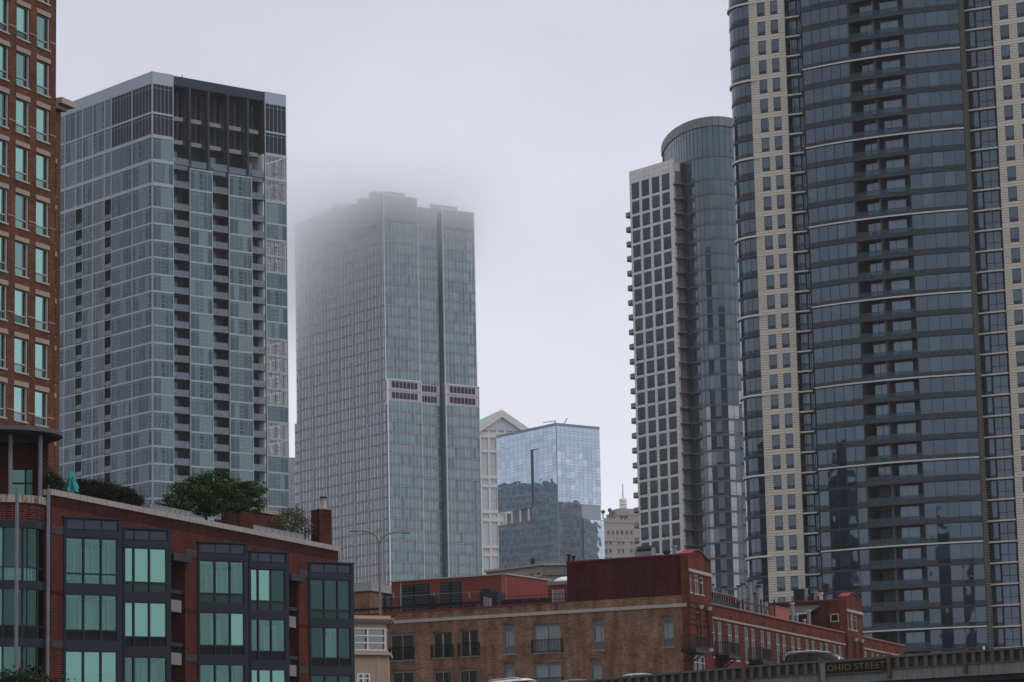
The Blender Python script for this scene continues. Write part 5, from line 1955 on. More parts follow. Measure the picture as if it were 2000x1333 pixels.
    for ua, ub, za, zb, k in holes:
        wd, ht = ub - ua, zb - za
        fr, pn, cu = MB(), MB(), MB()
        f = 0.08
        fr.box(ID, 0, f, -0.24, -0.1, 0, ht, M_wf)
        fr.box(ID, wd - f, wd, -0.24, -0.1, 0, ht, M_wf)
        fr.box(ID, f, wd - f, -0.24, -0.1, ht - (0.2 if k in 'dc' else f), ht, M_wf)
        fr.box(ID, -0.06, wd + 0.06, -0.24, 0.05, -0.1, 0.03, M_wf)
        if k in 'drc':
            fr.box(ID, wd / 2 - f / 2, wd / 2 + f / 2, -0.22, -0.1, 0.03, ht - .1, M_white if k == 'r' else M_wf)
            gg = G_d[1] if k == 'c' else G_d[0]
            pn.box(ID, f, wd / 2 - f / 2, -0.17, -0.155, 0.03, ht - .1, gg)
            pn.box(ID, wd / 2 + f / 2, wd - f, -0.17, -0.155, 0.03, ht - .1, gg)
        else:
            for y in (0.28, 0.76): fr.box(ID, f, wd - f, -0.22, -0.1, ht * y, ht * y + .07, M_wf)
            pn.box(ID, f, wd - f, -0.17, -0.155, 0.03, ht - f, G_d[1])
        sub = [('window', fr), ('pane', pn)]
        if k == 'c' or (k == 'd' and za < z_b0 - 5 and rr.random() < 0.8) or k == 'n' and rr.random() < .75:
            full = k == 'c'
            for q in range(14):
                x0 = f + (wd - 2 * f) * q / 14
                if not full and k == 'd' and 3 < q < 11: continue
                if k == 'n' and rr.random() < .1: continue
                cu.box(ID, x0, x0 + (wd - 2 * f) / 14, -0.34 - .05 * (q % 2), -0.3 - .05 * (q % 2), 0.05 if k != 'n' else ht * .28, ht - .15 if k != 'n' else ht * .76, M_curt)
            if cu.v: sub.append(('curtain', cu))
        t.inst('window', sub, FK, ua, 0, za)
        if k in 'rc' or (k == 'd' and za > z_b0 - 5):
            rl = MB()
            g = 0.15 if k != 'd' else 0.05
            rh = 1.05
            for z in (0.08, rh): rl.box(ID, -g, wd + g, 0.12, 0.16, z, z + .05, M_iron)
            for x in (-g, wd + g - .04): rl.box(ID, x, x + .04, 0.0, 0.16, 0.02, rh + .05, M_iron)
            nb = int((wd + 2 * g) / 0.13)
            for q in range(nb): rl.box(ID, -g + (wd + 2 * g) * q / nb, -g + (wd + 2 * g) * q / nb + .022, 0.13, 0.15, .13, rh, M_iron)
            t.inst('juliet_railing', rl, FK, ua, 0, za)
        ar = MB()
        ar.box(ID, -0.1, wd + .1, 0.0, 0.025, 0, 0.24, M_tan)
        t.inst('window_arch', ar, FK, ua, 0, zb)
    # ---- street front
    zS = lambda px, py: FS.z(px, py)
    uP = FS.u(1383, 1140)                                 # end of the corner pavilion
    uQ0, uQ1 = FS.u(1648, 1190), FS.u(1678.5, 1190)       # second pavilion
    uEnd = FS.u(1765, 1262)
    z_pl = FS.z(1384, 1178)
    z_str = FS.z(1392, 1209)
    u_a, u_b, u_c = FS.u(1388, 1240), FS.u(1402, 1240), FS.u(1422, 1250)
    ww = FS.u(1396.5, 1240) - u_a
    step = u_c - u_a
    wh = 3.0
    pairs = [u_a + step * k for k in range(0, 40)]
    holes, small = [], []
    for p in pairs:
        for q in (p, p + (u_b - u_a)):
            if q + ww > uEnd - .3: continue
            if uQ0 - .4 < q + ww and q < uQ1 + .4: continue
            holes.append((q, q + ww, z_str - 0.15 - wh, z_str - 0.15))
            small.append((q, q + ww, z_str - 0.15 - wh - 2.6, z_str - 0.15 - wh - 1.0))
    # corner pavilion openings
    fu = lambda px, py: FS.u(px, py, 0.25)
    pv = []
    for a, b, y0, y1 in ((1347, 1351, 1121.5, 1157), (1355.5, 1364, 1123, 1160), (1367.5, 1374, 1128, 1162), (1360.5, 1367, 1195, 1250)):
        pv.append((fu(a, y0), fu(b, y0), FS.z((a + b) / 2, y1, .25), FS.z((a + b) / 2, y0, .25)))
    pv.append((fu(1356, 1300), fu(1378, 1300), FS.z(1367, 1310, .25) - .6, FS.z(1367, 1281, .25)))
    w = MB()
    wall_holes(w, FS, uP, uEnd, 0, z_pl - .12, holes + small, -0.4, 0, M_face)
    t.part('street_wall', w)
    gabs = []
    def pavilion(u0, u1, ztop, opening):
        w = MB()
        wall_holes(w, FS, u0, u1, 0, ztop, opening, -0.4, 0.25, M_face)
        t.part('pavilion_wall', w)
        g = MB()
        n = 14
        wd = u1 - u0
        outl = [(u0, ztop), (u1, ztop)]
        topc = []
        for k in range(n + 1):
            x = 1 - k / n
            topc.append((u0 + wd * x, ztop + 0.12 + 0.55 * max(0, math.cos((x - .42) * math.pi * .95)) ** 2.2))
        g.profile(FS, outl + topc, -0.4, 0.25, M_face)
        t.part('gable', g)
        for (ua, za), (ub, zb) in zip(topc, topc[1:]):
            m = MB()
            a, b = FS.pt(ua, 0, za), FS.pt(ub, 0, zb)
            m.hexa([FS.pt(ub, .36, zb), FS.pt(ua, .36, za), FS.pt(ua, -.6, za), FS.pt(ub, -.6, zb), FS.pt(ub, .36, zb + .1), FS.pt(ua, .36, za + .1), FS.pt(ua, -.6, za + .1), FS.pt(ub, -.6, zb + .1)], M_redcope)
            t.part('gable_tile', m)
        s = MB()
        s.box(FS, u0 - .05, u1 + .05, .25, .37, ztop - 1.15, ztop - 1.0, M_lime)
        for q in range(5): s.box(FS, u0 - .03, u1 + .03, .25, .29, ztop - 3.7 - q * .45, ztop - 3.64 - q * .45, M_int)
        for q in range(14):
            x = u0 + wd * (q + .2) / 14
            s.box(FS, x, x + wd / 28, .25, .42, ztop - 1.27, ztop - 1.16, M_lime)
        t.part('gable_band', s)
        for cx in (.36, .74):
            c = MB()
            x = u0 + wd * cx
            p = FS.pt(x, .5, z_str - 2.6)
            c.tube(p, p + Vector((0, 0, 3.1)), .16, M_face, r1=.14, n=12)
            c.tube(p + Vector((0, 0, 3.1)), p + Vector((0, 0, 3.4)), .2, M_lime, r1=.27, n=12)
            c.tube(p + Vector((0, 0, -.25)), p, .24, M_lime, n=12)
            t.part('engaged_column', c)
        for ua, ub, za, zb in opening:
            sash(ua, ub, za, zb, .25)
    def sash(ua, ub, za, zb, d=0.0, arch=False):
        wd, ht = ub - ua, zb - za
        fr, pn = MB(), MB()
        f = 0.07
        for a, b in ((0, f), (wd - f, wd)): fr.box(ID, a, b, -0.2, -0.05, 0, ht, M_white)
        if wd > 1.0: fr.box(ID, wd / 2 - .04, wd / 2 + .04, -0.2, -0.05, 0, ht, M_white)
        fr.box(ID, f, wd - f, -0.2, -0.05, ht - .09, ht, M_white)
        fr.box(ID, f, wd - f, -0.2, -0.05, ht * .66, ht * .66 + .07, M_white)
        fr.box(ID, -.05, wd + .05, -0.2, 0.05, -.1, .02, M_lime)
        pn.box(ID, f, wd - f, -0.16, -0.14, .02, ht - .09, G_d[1])
        pn.box(ID, 0, wd, -0.4, -0.38, 0, ht, M_int)
        t.inst('sash_window', [('sash_window', fr), ('pane', pn)], FS, ua, d, za)
    for h in holes: sash(*h)
    for h in small: sash(*h)
    pavilion(0, uP, FS.z(1345, 1087, .25), pv)
    duQ = uQ0
    pv2 = [(uQ0 + (a - 0) * (uQ1 - uQ0) / uP, uQ0 + b * (uQ1 - uQ0) / uP, za, zb) for a, b, za, zb in pv[:4]]
    zq = FS.z(1650, 1169, .25)
    dz = zq - FS.z(1345, 1087, .25)
    pavilion(uQ0, uQ1, zq, [(a, b, za + dz, zb + dz) for a, b, za, zb in pv2[:3]])
    # parapet coping, string course, attic vents
    n = 70
    for k in range(n):
        a, b = uP + .05 + (uEnd - uP) * k / n, uP + .05 + (uEnd - uP) * (k + 1) / n - .02
        if a < uQ1 and b > uQ0: continue
        m = MB()
        m.box(ID, 0, b - a, -0.5, 0.1, 0, .14, M_redcope)
        m.box(ID, 0, b - a, .1, .13, .1, .14, M_lime)
        t.inst('coping_stone', m, FS, a, 0, z_pl - .12)
    sc = MB()
    for k in range(150):
        a = uP + (uEnd - uP) * k / 150
        if uQ0 - .3 < a < uQ1 + .3: continue
        sc.box(FS, a, a + (uEnd - uP) / 150 * .6, 0, .12 + .05 * rr.random(), z_str + .0, z_str + .16, M_lime)
        sc.box(FS, a, a + (uEnd - uP) / 150, 0, .07, z_str + .161, z_str + .26, M_face)
    for k in range(9):
        segs = sorted(holes)
        edges = [uP] + [x for h in segs for x in h[:2]] + [uEnd]
        for j in range(0, len(edges), 2):
            a, b = edges[j], edges[j + 1]
            if b - a > 0.05 and not (uQ0 < (a + b) / 2 < uQ1 and b - a < 6): sc.box(FS, a, b, 0, .03, z_str - .5 - k * .34, z_str - .46 - k * .34, M_int)
    t.part('string_course', sc, stuff=True)
    for k, p in enumerate(pairs[:24]):
        if uQ0 - .6 < p < uQ1 + .3 or p > uEnd - 1: continue
        v = MB()
        v.box(ID, 0, .28, 0, .06, 0, .34, M_int)
        v.tube((.14, -.03, 0), (.5, -.05, -.9), .015, M_int, n=5)
        t.inst('wall_anchor', v, FS, p + .6, 0, z_pl - 1.15 + (.12 if k % 2 else 0))
    # iron balconies
    for k in range(8):
        b = MB()
        L_, dp = 3.3, 1.25
        b.box(ID, 0, L_, 0, dp, -.32, -.02, M_iron)
        for q in range(3): b.tube((L_ * (q + .2) / 2.6, 0, -1.0), (L_ * (q + .2) / 2.6, -dp * .8, -.3), .05, M_iron, n=5)
        for z in (.08, 1.0):
            b.box(ID, 0, L_, dp - .05, dp, z, z + .05, M_iron)
            b.box(ID, 0, .05, 0, dp - .05, z, z + .05, M_iron)
            b.box(ID, L_ - .05, L_, 0, dp - .05, z, z + .05, M_iron)
        for q in range(26): b.box(ID, L_ * q / 26, L_ * q / 26 + .025, dp - .04, dp - .015, -.02, 1.0, M_iron)
        for q in range(9):
            for x in (0, L_ - .03): b.box(ID, x, x + .025, dp * q / 9, dp * q / 9 + .025, -.02, 1.0, M_iron)
        uu = FS.u(1353 if k == 0 else 1424, 1262 if k == 0 else 1272, dp)
        x = uu if k == 0 else FS.u(1424, 1272, dp) + (k - 1) * 2 * step * 0.5 * 2
        t.inst('iron_balcony', b, FS, x, .25 if k == 0 else 0, z_str - wh + .05)
    # dark side wall of the second pavilion and what stands on the roofs
    Fq = Frame(FS.pt(uQ0, .2, 0), 118)
    w = MB()
    M_sidep = brick('side_paint_brick', (0.085, 0.022, 0.018), (0.11, 0.03, 0.024), (0.06, 0.018, 0.015), 0.22, 0.08, 0.012, 0.5)
    ua = Fq.u(1491, 1180)
    wx = [(Fq.u(1624, 1209), Fq.u(1637, 1209), Fq.z(1631, 1213), Fq.z(1631, 1201))]
    wall_holes(w, Fq, ua, 0, z_pl - 6, zq - .1, wx, -0.4, 0, M_sidep)
    w.box(Fq, ua, -.7, -3.5, -.402, z_pl - 6, zq - .4, M_sidep)
    t.part('pavilion_side_wall', w)
    a, b, za, zb = wx[0]
    m = MB()
    for x0, x1, z0, z1 in ((a - .1, a, za - .1, zb + .1), (b, b + .1, za - .1, zb + .1), (a, b, zb, zb + .1), (a, b, za - .1, za)): m.box(Fq, x0, x1, -.1, .06, z0, z1, M_lime)
    m.box(Fq, a, b, -.2, -.15, za, zb, M_spdk)
    t.part('side_window', m)
    for k in range(16):
        m = MB()
        x0, x1 = ua + (0 - ua) * k / 16, ua + (0 - ua) * (k + 1) / 16 - .02
        m.box(Fq, x0, x1, -.5, .08, zq - .1, zq + .02, M_redcope)
        t.part('coping_tile', m)
    m = MB()                                               # lean-to canopy
    M_can = mat('canopy_metal', (0.05, 0.055, 0.055), 0.6, 0.2)
    x0, x1 = Fq.u(1540, 1195), Fq.u(1604, 1195)
    z0, z1 = Fq.z(1560, 1203), Fq.z(1560, 1186)
    m.hexa([Fq.pt(x0, 1.8, z0), Fq.pt(x1 - .6, 1.8, z0), Fq.pt(x1, 0.02, z1), Fq.pt(x0, 0.02, z1)] + [Fq.pt(x0, 1.8, z0 + .1), Fq.pt(x1 - .6, 1.8, z0 + .1), Fq.pt(x1, 0.02, z1 + .1), Fq.pt(x0, 0.02, z1 + .1)], M_can)
    m.box(Fq, x0, x1 - .6, 1.8, 1.88, z0 - .02, z0 + .13, M_white)
    t.part('canopy', m)
    # flues and frames along the street parapet
    rb = z_pl - .7
    for px, yt, rad, d in ((1393, 1141, .09, -4), (1398, 1150, .07, -4), (1411, 1148, .05, -4), (1420, 1152, .06, -4), (1443, 1144, .17, -3), (1451, 1140, .2, -3), (1464, 1134, .24, -2.5),
                           (1471, 1158, .18, -2.5), (1481, 1145, .24, -2), (1485, 1138, .2, -2.2), (1495, 1173, .2, -1.5), (1547, 1178, .18, -1.3), (1556, 1200, .15, -1.2), (1571, 1210, .13, -1.0), (1579.5, 1192, .17, -1.2)):
        uu, zt = FS.uz(px, yt, d)
        m = MB()
        p = FS.pt(uu, d, rb)
        m.tube(p, (p.x, p.y, zt - .12), rad, M_flue, n=12)
        m.tube((p.x, p.y, zt - .12), (p.x, p.y, zt), rad * 1.35, M_dark if px < 1500 else M_white, n=12)
        t.part('flue', m)
    for px0, px1, y0, d, mt in ((1381, 1432, 1152, -5, M_pink), (1432, 1452, 1166, -5, M_pink), (1452, 1480, 1167, -5, M_rust), (1512, 1541, 1183, -3.2, M_pink)):
        (a, zt), (b, _) = FS.uz(px0, y0, d), FS.uz(px1, y0, d)
        m = MB()
        m.box(FS, a, b, d - 3, d, rb, zt - .06, mt)
        m.box(FS, a - .05, b + .05, d - 3.05, d + .05, zt - .06, zt, M_flue)
        if px0 > 1500: m.box(FS, a + (b - a) * .45, a + (b - a) * .62, d, d + .03, rb, zt - 1.1, M_spdk)
        t.part('roof_house', m)
    m = MB()                                               # steel frame
    for px in (1441, 1452, 1487, 1513):
        uu, zt = FS.uz(px, 1171 if px > 1450 else 1172, -.9)
        m.box(FS, uu, uu + .12, -1.02, -.9, rb, zt, M_iron)
        m.box(FS, uu, uu + .12, -3.02, -2.9, rb, zt, M_iron)
    (a, zt), (b, zt2) = FS.uz(1441, 1172, -.9), FS.uz(1513, 1172, -.9)
    for d in (-1.02, -3.02):
        m.box(FS, a, b, d, d + .1, zt - .12, zt, M_iron)
        m.box(FS, a, b, d, d + .1, zt - 1.0, zt - .92, M_iron)
    m.tube(FS.pt(b - 2, -.95, zt), FS.pt(b - 5, -.95, rb), .05, M_iron, n=5)
    m.tube(FS.pt(b - 2, -.95, zt), FS.pt(b, -.95, rb), .05, M_iron, n=5)
    t.part('steel_frame', m)
    m = MB()
    (a, _), (b, _) = FS.uz(1383, 1172, -1.2), FS.uz(1440, 1190, -1.2)
    m.box(FS, a, b, -1.3, -1.2, rb + .7, rb + 1.5, M_iron)
    for q in range(12): m.box(FS, a + (b - a) * q / 12, a + (b - a) * q / 12 + .08, -1.32, -1.18, rb, rb + 2.0, M_iron)
    t.part('roof_fence', m)
    # vents and condenser on the pavilion roofs
    for F_, px, yt, zb_, w_, mt in ((FK, 1111, 1083, z_up, .3, M_dark), (FK, 1120, 1086, z_up, .28, M_dark), (FK, 1258, 1069, z_up, 1.3, M_flue), (FK, 1302, 1077, z_up, .5, M_dark), (FK, 1317, 1066, z_up, .35, M_flue), (FK, 1137, 1094, z_up, .2, M_white),
                                    (Fq, 1560, 1152, zq, 1.1, M_dark), (Fq, 1574, 1150, zq, .35, M_flue), (Fq, 1592, 1156, zq, .4, M_flue), (Fq, 1603, 1158, zq, .4, M_white), (Fq, 1585, 1160, zq, .5, M_dark)):
        uu, zt = F_.uz(px, yt, -2)
        m = MB()
        if w_ > 1:
            m.box(F_, uu - w_ / 2, uu + w_ / 2, -2.8, -2, zb_ - .3, zt, mt)
            m.box(F_, uu - w_ / 2, uu + w_ / 2, -2.01, -1.98, zt - .35, zt - .1, M_dark)
            m.box(F_, uu - w_ / 2 - .05, uu + w_ / 2 + .05, -2.85, -1.95, zt, zt + .06, M_dark)
            t.part('condenser', m)
        else:
            p = F_.pt(uu, -2, zb_ - .4)
            m.tube(p, (p.x, p.y, zt - .15), w_ * .45, mt, n=12)
            m.tube((p.x, p.y, zt - .15), (p.x, p.y, zt), w_ * .7, mt, n=12)
            t.part('roof_vent', m)
    # ---- rooftop penthouse on the tan part
    D = -6.5
    FP = Frame(FK.pt(FK.u(988, 1150, D), D, 0), 118)
    FQ = Frame(FP.pt(0, 0, 0), 20.6)
    zr = z_par - 0.6
    zt = FP.z(988, 1122.5)
    ul = FP.u(765, 1150)
    ur = FQ.u(1035, 1150)
    m = MB()
    m.box(FP, ul, 0, -8, 0, zr - .3, zt, M_rust)
    o = t.part('penthouse', m)
    m = MB(); m.box(FQ, 0.0, ur, -.4, 0.02, zr - .3, zt - .01, M_pink)  # brighter light on this side is put into the paler colour
    for q in range(1, 4): m.box(FQ, ur * q / 4 - .01, ur * q / 4 + .01, 0.02, .03, zr, zt - .05, M_rust)
    m.box(FQ, 0, ur, .02, .03, zr + (zt - zr) * .52, zr + (zt - zr) * .52 + .03, M_rust)
    t.part('end_wall', m, parent=o)
    m = MB(); m.box(FP, ul - .1, .1, -8.1, .1, zt, zt + .1, M_lime); t.part('roof_edge', m, parent=o)
    G_lv = glass('louver_green', (0.014, 0.028, 0.022), ior=1.5, rough=0.3)
    for a, b, y0, y1 in ((781, 838.5, 1142, 1189), (860.5, 901, 1137.5, 1187)):
        x0, x1 = FP.u(a, 1160), FP.u(b, 1160)
        z0, z1 = zr, FP.z((a + b) / 2, y0)
        m = MB()
        m.box(FP, x0, x1, 0, .05, z0, z1, M_iron)
        n = 14
        for q in range(n): m.box(FP, x0 + .08, x1 - .08, .05, .1, z0 + (z1 - z0) * q / n, z0 + (z1 - z0) * (q + .55) / n, G_lv)
        xm = (x0 + x1) / 2
        m.box(FP, xm - .08, xm + .08, .05, .13, z0, z1, M_iron)
        t.part('louvered_door', m, parent=o)
    for a in (770, 849, 918):
        x = FP.u(a, 1165)
        m = MB(); m.box(FP, x - .07, x + .07, 0, .14, FP.z(a, 1169), FP.z(a, 1157), M_flue); t.part('wall_lamp', m, parent=o)
    # roof terrace rail
    m = MB()
    x0, x1 = FK.u(692, 1195, -1.2), FK.u(940, 1175, -1.2)
    m.box(FK, x0, x1, -1.25, -1.15, z_par + .32, z_par + .55, M_iron)
    m.box(FK, x0, x1, -1.22, -1.18, z_par + 1.35, z_par + 1.39, M_flue)
    for q in range(26):
        x = x0 + (x1 - x0) * q / 25
        m.box(FK, x - .015, x + .015, -1.22, -1.18, z_par - .6, z_par + (1.35 if q % 5 == 0 else .35), M_iron)
    t.part('roof_railing', m)
    m = MB()
    p = FK.pt(FK.u(783, 1180, -1.4), -1.4, z_par - .6)
    m.tube(p, (p.x, p.y, FK.z(783, 1140, -1.4)), .06, M_flue, n=8)
    t.part('white_pole', m)
    m = MB()                                               # black hut and flues beside the penthouse
    x0, x1 = FK.u(937, 1170, -2.5), FK.u(971, 1170, -2.5)
    m.box(FK, x0, x1, -4, -2.5, zr, FK.z(955, 1158, -2.5), M_dark)
    m.box(FK, x0, x0 + .9, -4.5, -2.6, zr, FK.z(940, 1151, -2.5), M_dark)
    t.part('roof_hut', m)
    for px in (947, 952, 957):
        m = MB()
        p = FK.pt(FK.u(px, 1175, -1.6), -1.6, zr)
        m.tube(p, (p.x, p.y, FK.z(px, 1166 + (px - 947) * .3, -1.6)), .13, M_flue, n=10)
        t.part('flue', m)
    m = MB()
    for a, b, y in ((845, 849, 1165), (838, 848, 1164), (905, 925, 1182), (978, 1024, 1171), (1030, 1046, 1169), (1053, 1070, 1168)):
        x0, x1 = FK.u(a, 1180, -2), FK.u(b, 1180, -2)
        m = MB()
        m.box(FK, x0, x1, -2.6, -2, zr, FK.z((a + b) / 2, y, -2), M_dark)
        t.part('roof_box', m)
    m = MB()
    x0, x1 = FK.u(972, 1170, -1.2), FK.u(1106, 1165, -1.2)
    for z in (z_par + .3, z_par + .75): m.box(FK, x0, x1, -1.22, -1.18, z, z + .035, M_iron)
    for q in range(20): m.box(FK, x0 + (x1 - x0) * q / 19 - .015, x0 + (x1 - x0) * q / 19 + .015, -1.22, -1.18, z_par - .5, z_par + .75, M_iron)
    t.part('roof_railing', m)
    # stair house with a domed skylight
    D = -4
    x0, x1 = FK.u(1070, 1160, D), FK.u(1109, 1160, D)
    z1 = FK.z(1085, 1143, D)
    m = MB()
    m.box(FK, x0, x1, D - 3, D, zr, z1, M_rust)
    m.box(FK, x0 - .06, x1, D - 3, D + .06, z1, z1 + .3, M_flue)
    o = t.part('stair_house', m)
    m = MB()
    a, b = FK.u(1081, 1160, D), FK.u(1100, 1160, D)
    m.box(FK, a, b, D, D + .05, zr, FK.z(1090, 1152, D), M_flue)
    m.box(FK, a - .1, a, D, D + .08, zr, FK.z(1090, 1151, D), M_lime)
    m.box(FK, b, b + .1, D, D + .08, zr, FK.z(1090, 1151, D), M_lime)
    t.part('door', m, parent=o)
    m = MB()
    cxy = FK.pt((x0 + x1) / 2 + .3, D - 1.2, z1 + .3)
    prof = [(1.15 * math.cos(q * math.pi / 12), .45 * math.sin(q * math.pi / 12)) for q in range(7)]
    for (r0, h0), (r1, h1) in zip(prof, prof[1:]): m.tube(cxy + Vector((0, 0, h0)), cxy + Vector((0, 0, h1 + 1e-4)), r0, mat_dome, r1=max(r1, .01), n=20, cap=False)
    t.part('skylight', m, parent=o)
    t.finish()
mat_dome = mat('skylight_dome', (0.7, 0.72, 0.73), 0.3, 0.05)
loft()

# ---------------------------------------------------------------- beige building squeezed between the brick blocks
def beige():
    F = Frame(at(755, 1230, 214)[:2], 60)
    F2 = Frame(at(755, 1230, 214)[:2], 0)
    M_b = mat('beige_stucco', (0.30, 0.235, 0.175), 0.9, 0.12, 0.5, streak=0.35, dirt=(0.17, 0.13, 0.095))
    M_c = mat('cream_trim', (0.36, 0.29, 0.225), 0.85, 0.12, streak=0.3, dirt=(0.2, 0.16, 0.13))
    M_wf = mat('white_frame', (0.55, 0.55, 0.55), 0.5, 0.08)
    G = clearglass('grey_pane', (0.45, 0.5, 0.5), 0.10)
    t = Thing('beige_building', 'narrow beige stucco building with white framed windows between the two brick buildings', 'building', F.pt(0, 0, 0))
    z = lambda py: F.z(740, py)
    uL = F.u(660, 1240)
    wa, wb = F.u(690.5, 1250), F.u(753, 1250)
    wd = wb - wa
    hs = [(wa - wd * .1, wb, z(1271.5), z(1228)), (F.u(697, 1320), F.u(722, 1320), z(1345), z(1317))]
    w = MB()
    wall_holes(w, F, uL, 0, 0, z(1215), hs, -0.4, 0, M_b)
    w.box(F, uL, -.3, -5, -1.2, 0, z(1210), M_room)
    w.box(F2, 0.002, 4.5, -0.4, 0, 0, z(1279), M_b)
    w.box(F2, 0.002, 4.5, -0.5, -0.12, z(1279), z(1215), M_b)
    t.part('wall', w)
    c = MB()
    for k, (o, y0, y1) in enumerate(((.12, 1218, 1215), (.28, 1215, 1211), (.42, 1211, 1208.5), (.2, 1208.5, 1203.5))):
        c.box(F, uL, 0 + o, -.5, o, z(y0) + .004, z(y1), M_c)
        c.box(F2, 0, 4.6, -.5, o, z(y0) + .002, z(y1) - .003, M_c)
    t.part('cornice', c)
    s = MB()
    s.box(F, uL, .25, 0, .25, z(1280), z(1275), M_c)
    s.box(F2, 0, 4.5, 0.002, .24, z(1280) + .003, z(1275) - .003, M_c)
    for px in (735, 738.5, 757): 
        x = F.u(px, 1300)
        s.box(F, x, x + .1, 0, .03, 0, z(1281), M_c)
    t.part('sill_ledge', s)
    for (a, b, za, zb) in hs:
        fr, pn = MB(), MB()
        ht, wd = zb - za, b - a
        for x in (0, wd / 2 - .09, wd - .09): fr.box(ID, x, x + .12, -.2, .02, 0, ht, M_wf)
        for k in range(4): fr.box(ID, .0, wd, -.2, .01, ht * k / 3.12, ht * k / 3.12 + .09, M_wf)
        pn.box(ID, 0, wd, -.15, -.13, 0, ht, G)
        pn.box(ID, 0, wd, -.5, -.45, 0, ht * .34, M_curt)
        t.inst('window', [('window', fr), ('pane', pn)], F, a, 0, za)
    m = MB()
    m.box(F2, .25, 2.4, -.12, .0, z(1273), z(1227), M_wf)
    m.box(F2, .5, 2.2, .0, .02, z(1270), z(1230), G)
    t.part('side_window', m)
    r = MB(); r.box(F, uL, 0, -6, -.3, z(1210), z(1207), M_roof); t.part('roof', r)
    t.finish()
beige()

def rear_house():
    F = Frame(at(723, 1160, 285)[:2], 112)
    M_b = brick('rear_brick', (0.17, 0.085, 0.05), (0.24, 0.13, 0.08), (0.16, 0.11, 0.08), 0.3, 0.12, 0.02, 0.4)
    M_g = mat('grey_panel', (0.23, 0.235, 0.24), 0.7, 0.1)
    M_v = mat('green_tarp', (0.05, 0.13, 0.10), 0.8, 0.3)
    t = Thing('brick_house', 'small brick house with a grey metal attic beyond the tan loft roof', 'building', F.pt(0, 0, 0))
    z = lambda py: F.z(705, py)
    m = MB(); m.box(F, -6, 0, -6, 0, 0, z(1155.5), M_b); t.part('wall', m)
    m = MB(); m.box(F, -6, -.05, -5, -.4, z(1155), z(1138), M_g); t.part('attic', m)
    m = MB(); m.box(F, -6, .2, -6, .2, z(1155.5), z(1154), M_g); t.part('roof_edge', m)
    m = MB()
    for k in range(9): m.box(F, .2 + k * .22, .36 + k * .22, -3, -2.8, 0, z(1161 + (k % 3)), M_v if k % 3 else M_dark)
    m.box(F, .1, 2.3, -3.2, -3.02, 0, z(1158), M_dark)
    t.part('fence_panel', m, stuff=True)
    t.finish()
rear_house()
# ================================================================== BRIDGE, STREET LAMP, CARS
FBR = Frame(at(1600, 1290, 150)[:2], 118)
_kn = [FBR.uz(x, y) for x, y in ((900, 1353), (1177, 1326), (1500, 1298), (2000, 1263.7), (2100, 1257))]
def top_z(u):
    for (ua, za), (ub, zb) in zip(_kn, _kn[1:]):
        if u <= ub: return za + (zb - za) * (u - ua) / (ub - ua)
    (ua, za), (ub, zb) = _kn[-2:]
    return za + (zb - za) * (u - ua) / (ub - ua)

